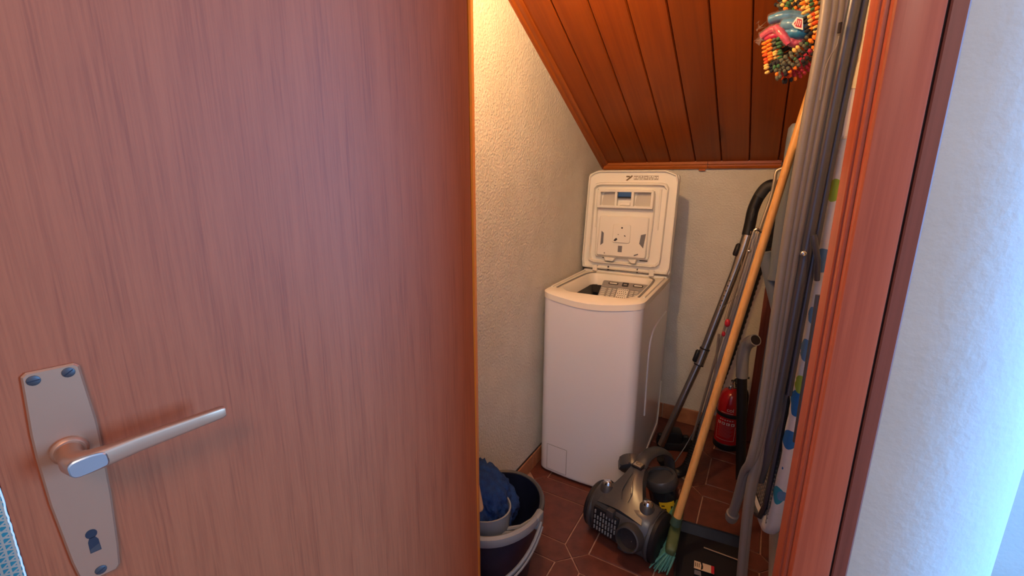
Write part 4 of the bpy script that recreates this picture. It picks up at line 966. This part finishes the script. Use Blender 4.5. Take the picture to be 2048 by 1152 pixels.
WO = (6, 1, .5, 2, .3, .3, 3); WB = (1, 5, 3, .6, 3, .3, .2); WR = (.3, 1, .3, .2, 1, 6, 1); WY = (1.5, 2, .3, 6, .5, 0, 0); WG = (.8, 4, 3, .8, 4, .2, 0)
q = lambda x, y, d: P(x, y, Y=d)
weave('front_strap', [q(1634, -30, 1.42), q(1635, 0, 1.42), q(1640, 30, 1.42), q(1645, 60, 1.42)], .060, (1, .1, 0), [WY, WO, WB, WO], 1)
weave('back_strap', [q(1622, -20, 1.55), q(1600, -4, 1.55), q(1580, 8, 1.55), q(1566, 22, 1.55)], .055, (.3, 0, 1), [WB, WB, WG], 2)
weave('edge_strap', [q(1600, -20, 1.50), q(1577, 0, 1.50), q(1564, 22, 1.50)], .012, (1, 0, -.6), [WO, (5, 1, 4, 1, 0, 0, 0)], 6, nr=2)
weave('side_band', [q(1543, 82, 1.44), q(1545, 108, 1.44), q(1547, 128, 1.44), q(1549, 143, 1.44)], .032, (1, 0, 0), [WO, WY, WB], 3)
weave('inner_band', [q(1560, 80, 1.52), q(1562, 100, 1.52), q(1568, 120, 1.52)], .05, (1, 0, 0), [WB, (0, 6, 1, 0, 3, 1, 0)], 4)
weave('lower_band', [q(1551, 142, 1.43), q(1566, 136, 1.43), q(1585, 122, 1.43), q(1605, 106, 1.43), q(1624, 88, 1.43), q(1640, 72, 1.43)], .036, (.35, 0, .9), [WG, WG, WB], 5)
weave('lower_edge', [q(1566, 148, 1.46), q(1590, 142, 1.46), q(1612, 126, 1.46), q(1634, 104, 1.46), q(1650, 86, 1.46)], .036, (.35, 0, .9), [WR, WR, WB], 8)
weave('top_edge', [q(1618, 78, 1.415), q(1632, 66, 1.415), q(1648, 62, 1.415)], .014, (.3, 0, 1), [WO, WB], 9, nr=2)
def film_mat():
    m = bpy.data.materials.new('cellophane'); m.use_nodes = True; nt = m.node_tree; bs = nt.nodes['Principled BSDF']
    bs.inputs['Base Color'].default_value = (1, .97, .95, 1); bs.inputs['Roughness'].default_value = .06; bs.inputs['Alpha'].default_value = .06; bs.inputs['Specular IOR Level'].default_value = 1.0; return m
M_film = film_mat()
def pack(name, label, col, spec, lbl=False):
    m = mat(name+'_cloth', col, .35, noise=(tuple(x*.55 for x in col), (40, 40, 120), 3, .35, .7), coat=.35)
    pc = thing(name, label, 'cloth pack', spec[0], group=None)
    for (path, r0) in spec[1]:
        pp = spline(path, 6); n_ = len(pp); b = B(); b.tube(pp, [r0*(.75+.25*math.sin(pi*k/(n_-1)))*(1+.05*math.sin(k*2.1)) for k in range(n_)], 14, flat=.8); obj('folded_cloth', b, m, pc, world=True, smooth=60)
    b = B()
    for (path, r0) in spec[1][:2]:
        pp = spline(path, 5); n_ = len(pp); random.seed(n_)
        rings = []
        b.tube(pp, [r0*1.12*(1+random.uniform(-.06, .06)) for k in range(n_)], 9, flat=.85)
    obj('cellophane_wrap', b, M_film, pc, world=True, smooth=0); return pc
bp_ = pack('blue_cloth_pack', 'blue cleaning cloths in clear wrap with a small red and white label', (.02, .20, .42), (q(1590, 68, 1.46), [
    ([q(1540, 40, 1.47), q(1565, 33, 1.46), q(1590, 33, 1.46), q(1622, 38, 1.45)], .017), ([q(1566, 48, 1.45), q(1590, 50, 1.44), q(1622, 52, 1.44)], .019), ([q(1574, 64, 1.45), q(1596, 66, 1.44), q(1620, 66, 1.44)], .018)]))
lb0 = q(1598, 46, 1.413); b = B(); Mlb = basis(lb0, (.95, .1, -.35), (.3, 0, .95), (0, -1, 0)); b.prism([(-.014, -.006), (-.010, .011), (.004, .011), (.015, -.012), (-.004, -.012)], -.001, .0005, Mlb); l1 = obj('label', b, M_white, bp_, world=True, smooth=0)
b = B(); b.prism([(-.010, -.004), (-.007, .008), (.003, .008), (.010, -.009), (-.003, -.009)], .0005, .001, Mlb); l2 = obj('label_print', b, M_redcl, l1, world=True, smooth=0)
for k in range(3): b = B(); b.prism([(-.006+k*.0045, -.006), (-.0045+k*.0045, -.006), (-.006+k*.004, .005), (-.0075+k*.004, .005)], .001, .0013, Mlb); obj('label_strokes', b, M_white, l2, world=True, smooth=0)
pack('pink_cloth_pack', 'pink cleaning cloths in clear crumpled wrap under the blue pack', (.55, .02, .10), (q(1560, 80, 1.47), [
    ([q(1524, 74, 1.48), q(1542, 62, 1.47), q(1560, 60, 1.46), q(1574, 76, 1.45), q(1590, 86, 1.45), q(1606, 82, 1.45)], .015), ([q(1552, 54, 1.45), q(1566, 70, 1.44), q(1578, 88, 1.44)], .012), ([q(1532, 78, 1.48), q(1548, 72, 1.47), q(1560, 74, 1.47)], .012)]))
b = B(); random.seed(12)
for (xx, yy) in ((1521, 46), (1524, 52), (1528, 44), (1517, 72), (1519, 78), (1523, 80), (1530, 54)):
    c = q(xx, yy, 1.465); vs = [c+Vector((random.uniform(-.016, .016), random.uniform(-.008, .008), random.uniform(-.016, .016))) for k in range(4)]
    b.poly(vs[:3]); b.poly([vs[0].copy(), vs[2].copy(), vs[3].copy()])
pk_ = [o for o in bpy.data.objects if o.name == 'pink_cloth_pack'][0]
obj('wrap_end', b, M_film, pk_, world=True, smooth=0)
b = B(); b.tube([q(1632, -30, 1.42), q(1634, -90, 1.45)], .003, 6); hk = P(1634, -90, Y=1.45); b.tube([hk, Vector((hk.x, hk.y, ceil_z(hk.y)))], .003, 6); obj('hook_cord', b, M_card, hg, world=True)

# ------------------------------------------------------------------ lamp, crumb and blue cloth in the hall
LB = Vector((-.47, 1.02, 0)); lz = ceil_z(LB.y)
lm = thing('ceiling_lamp', 'bare bulb in a white holder on the sloping ceiling', 'lamp', (LB.x, LB.y, lz))
b = B(); b.lathe([(.045, -.004), (.045, -.018), (.024, -.024), (.022, -.045)], 24); obj('holder', b, M_white, lm)
b = B(); b.lathe([(.012, -.045), (.024, -.060), (.026, -.072), (.020, -.088), (.002, -.094)], 20); obj('bulb', b, M_bulb, lm)
c = P(1366, 957, Z=.0); b = B(); b.box((-.012, -.006, .001), (.012, .006, .004), .0015, Matrix.Translation(c) @ Matrix.Rotation(-.6, 4, 'Z')); o = obj('wood_chip', b, M_card, smooth=0, base=c); tag(o, 'small pale wood chip on the tiles beside the broom handle', 'chip')
def lace():
    m = bpy.data.materials.new('blue_lace'); m.use_nodes = True; nt = m.node_tree; bs = nt.nodes['Principled BSDF']; bs.inputs['Roughness'].default_value = .8
    N = nt.nodes.new; L = nt.links.new; tc = N('ShaderNodeTexCoord'); prev = None
    for ang in (.5, -.5, pi/2):
        mp = N('ShaderNodeMapping'); mp.inputs['Rotation'].default_value = (ang, 0, 0); wv = N('ShaderNodeTexWave'); wv.bands_direction = 'Z'; wv.inputs['Scale'].default_value = 22; wv.inputs['Distortion'].default_value = 1.2
        L(tc.outputs['Object'], mp.inputs[0]); L(mp.outputs[0], wv.inputs['Vector']); g_ = N('ShaderNodeMath'); g_.operation = 'GREATER_THAN'; g_.inputs[1].default_value = .80; L(wv.outputs['Fac'], g_.inputs[0])
        if prev is None: prev = g_.outputs[0]
        else: mx_ = N('ShaderNodeMath'); mx_.operation = 'MAXIMUM'; L(prev, mx_.inputs[0]); L(g_.outputs[0], mx_.inputs[1]); prev = mx_.outputs[0]
    mx = N('ShaderNodeMix'); mx.data_type = 'RGBA'; mx.inputs[6].default_value = (.06, .55, .85, 1); mx.inputs[7].default_value = (.85, .95, .97, 1); L(prev, mx.inputs[0]); L(mx.outputs[2], bs.inputs['Base Color']); return m
b = B(); rows = []
for j in range(13):
    z = .02+1.9*j/12; rows.append([Vector((-1.46+.022*math.sin(y_*26)+.006*math.sin(z*3), y_, z)) for y_ in [-.55+.02*k for k in range(46)]])
b.ring_loft(rows, False, False, closed=False); b.ring_loft([[v_+Vector((-.003, 0, 0)) for v_ in r_] for r_ in rows], False, False, closed=False)
o = obj('patterned_curtain', b, lace(), smooth=180, base=(-1.46, -.1, .02)); tag(o, 'bright blue curtain with white star lace pattern beyond the door edge', 'curtain')
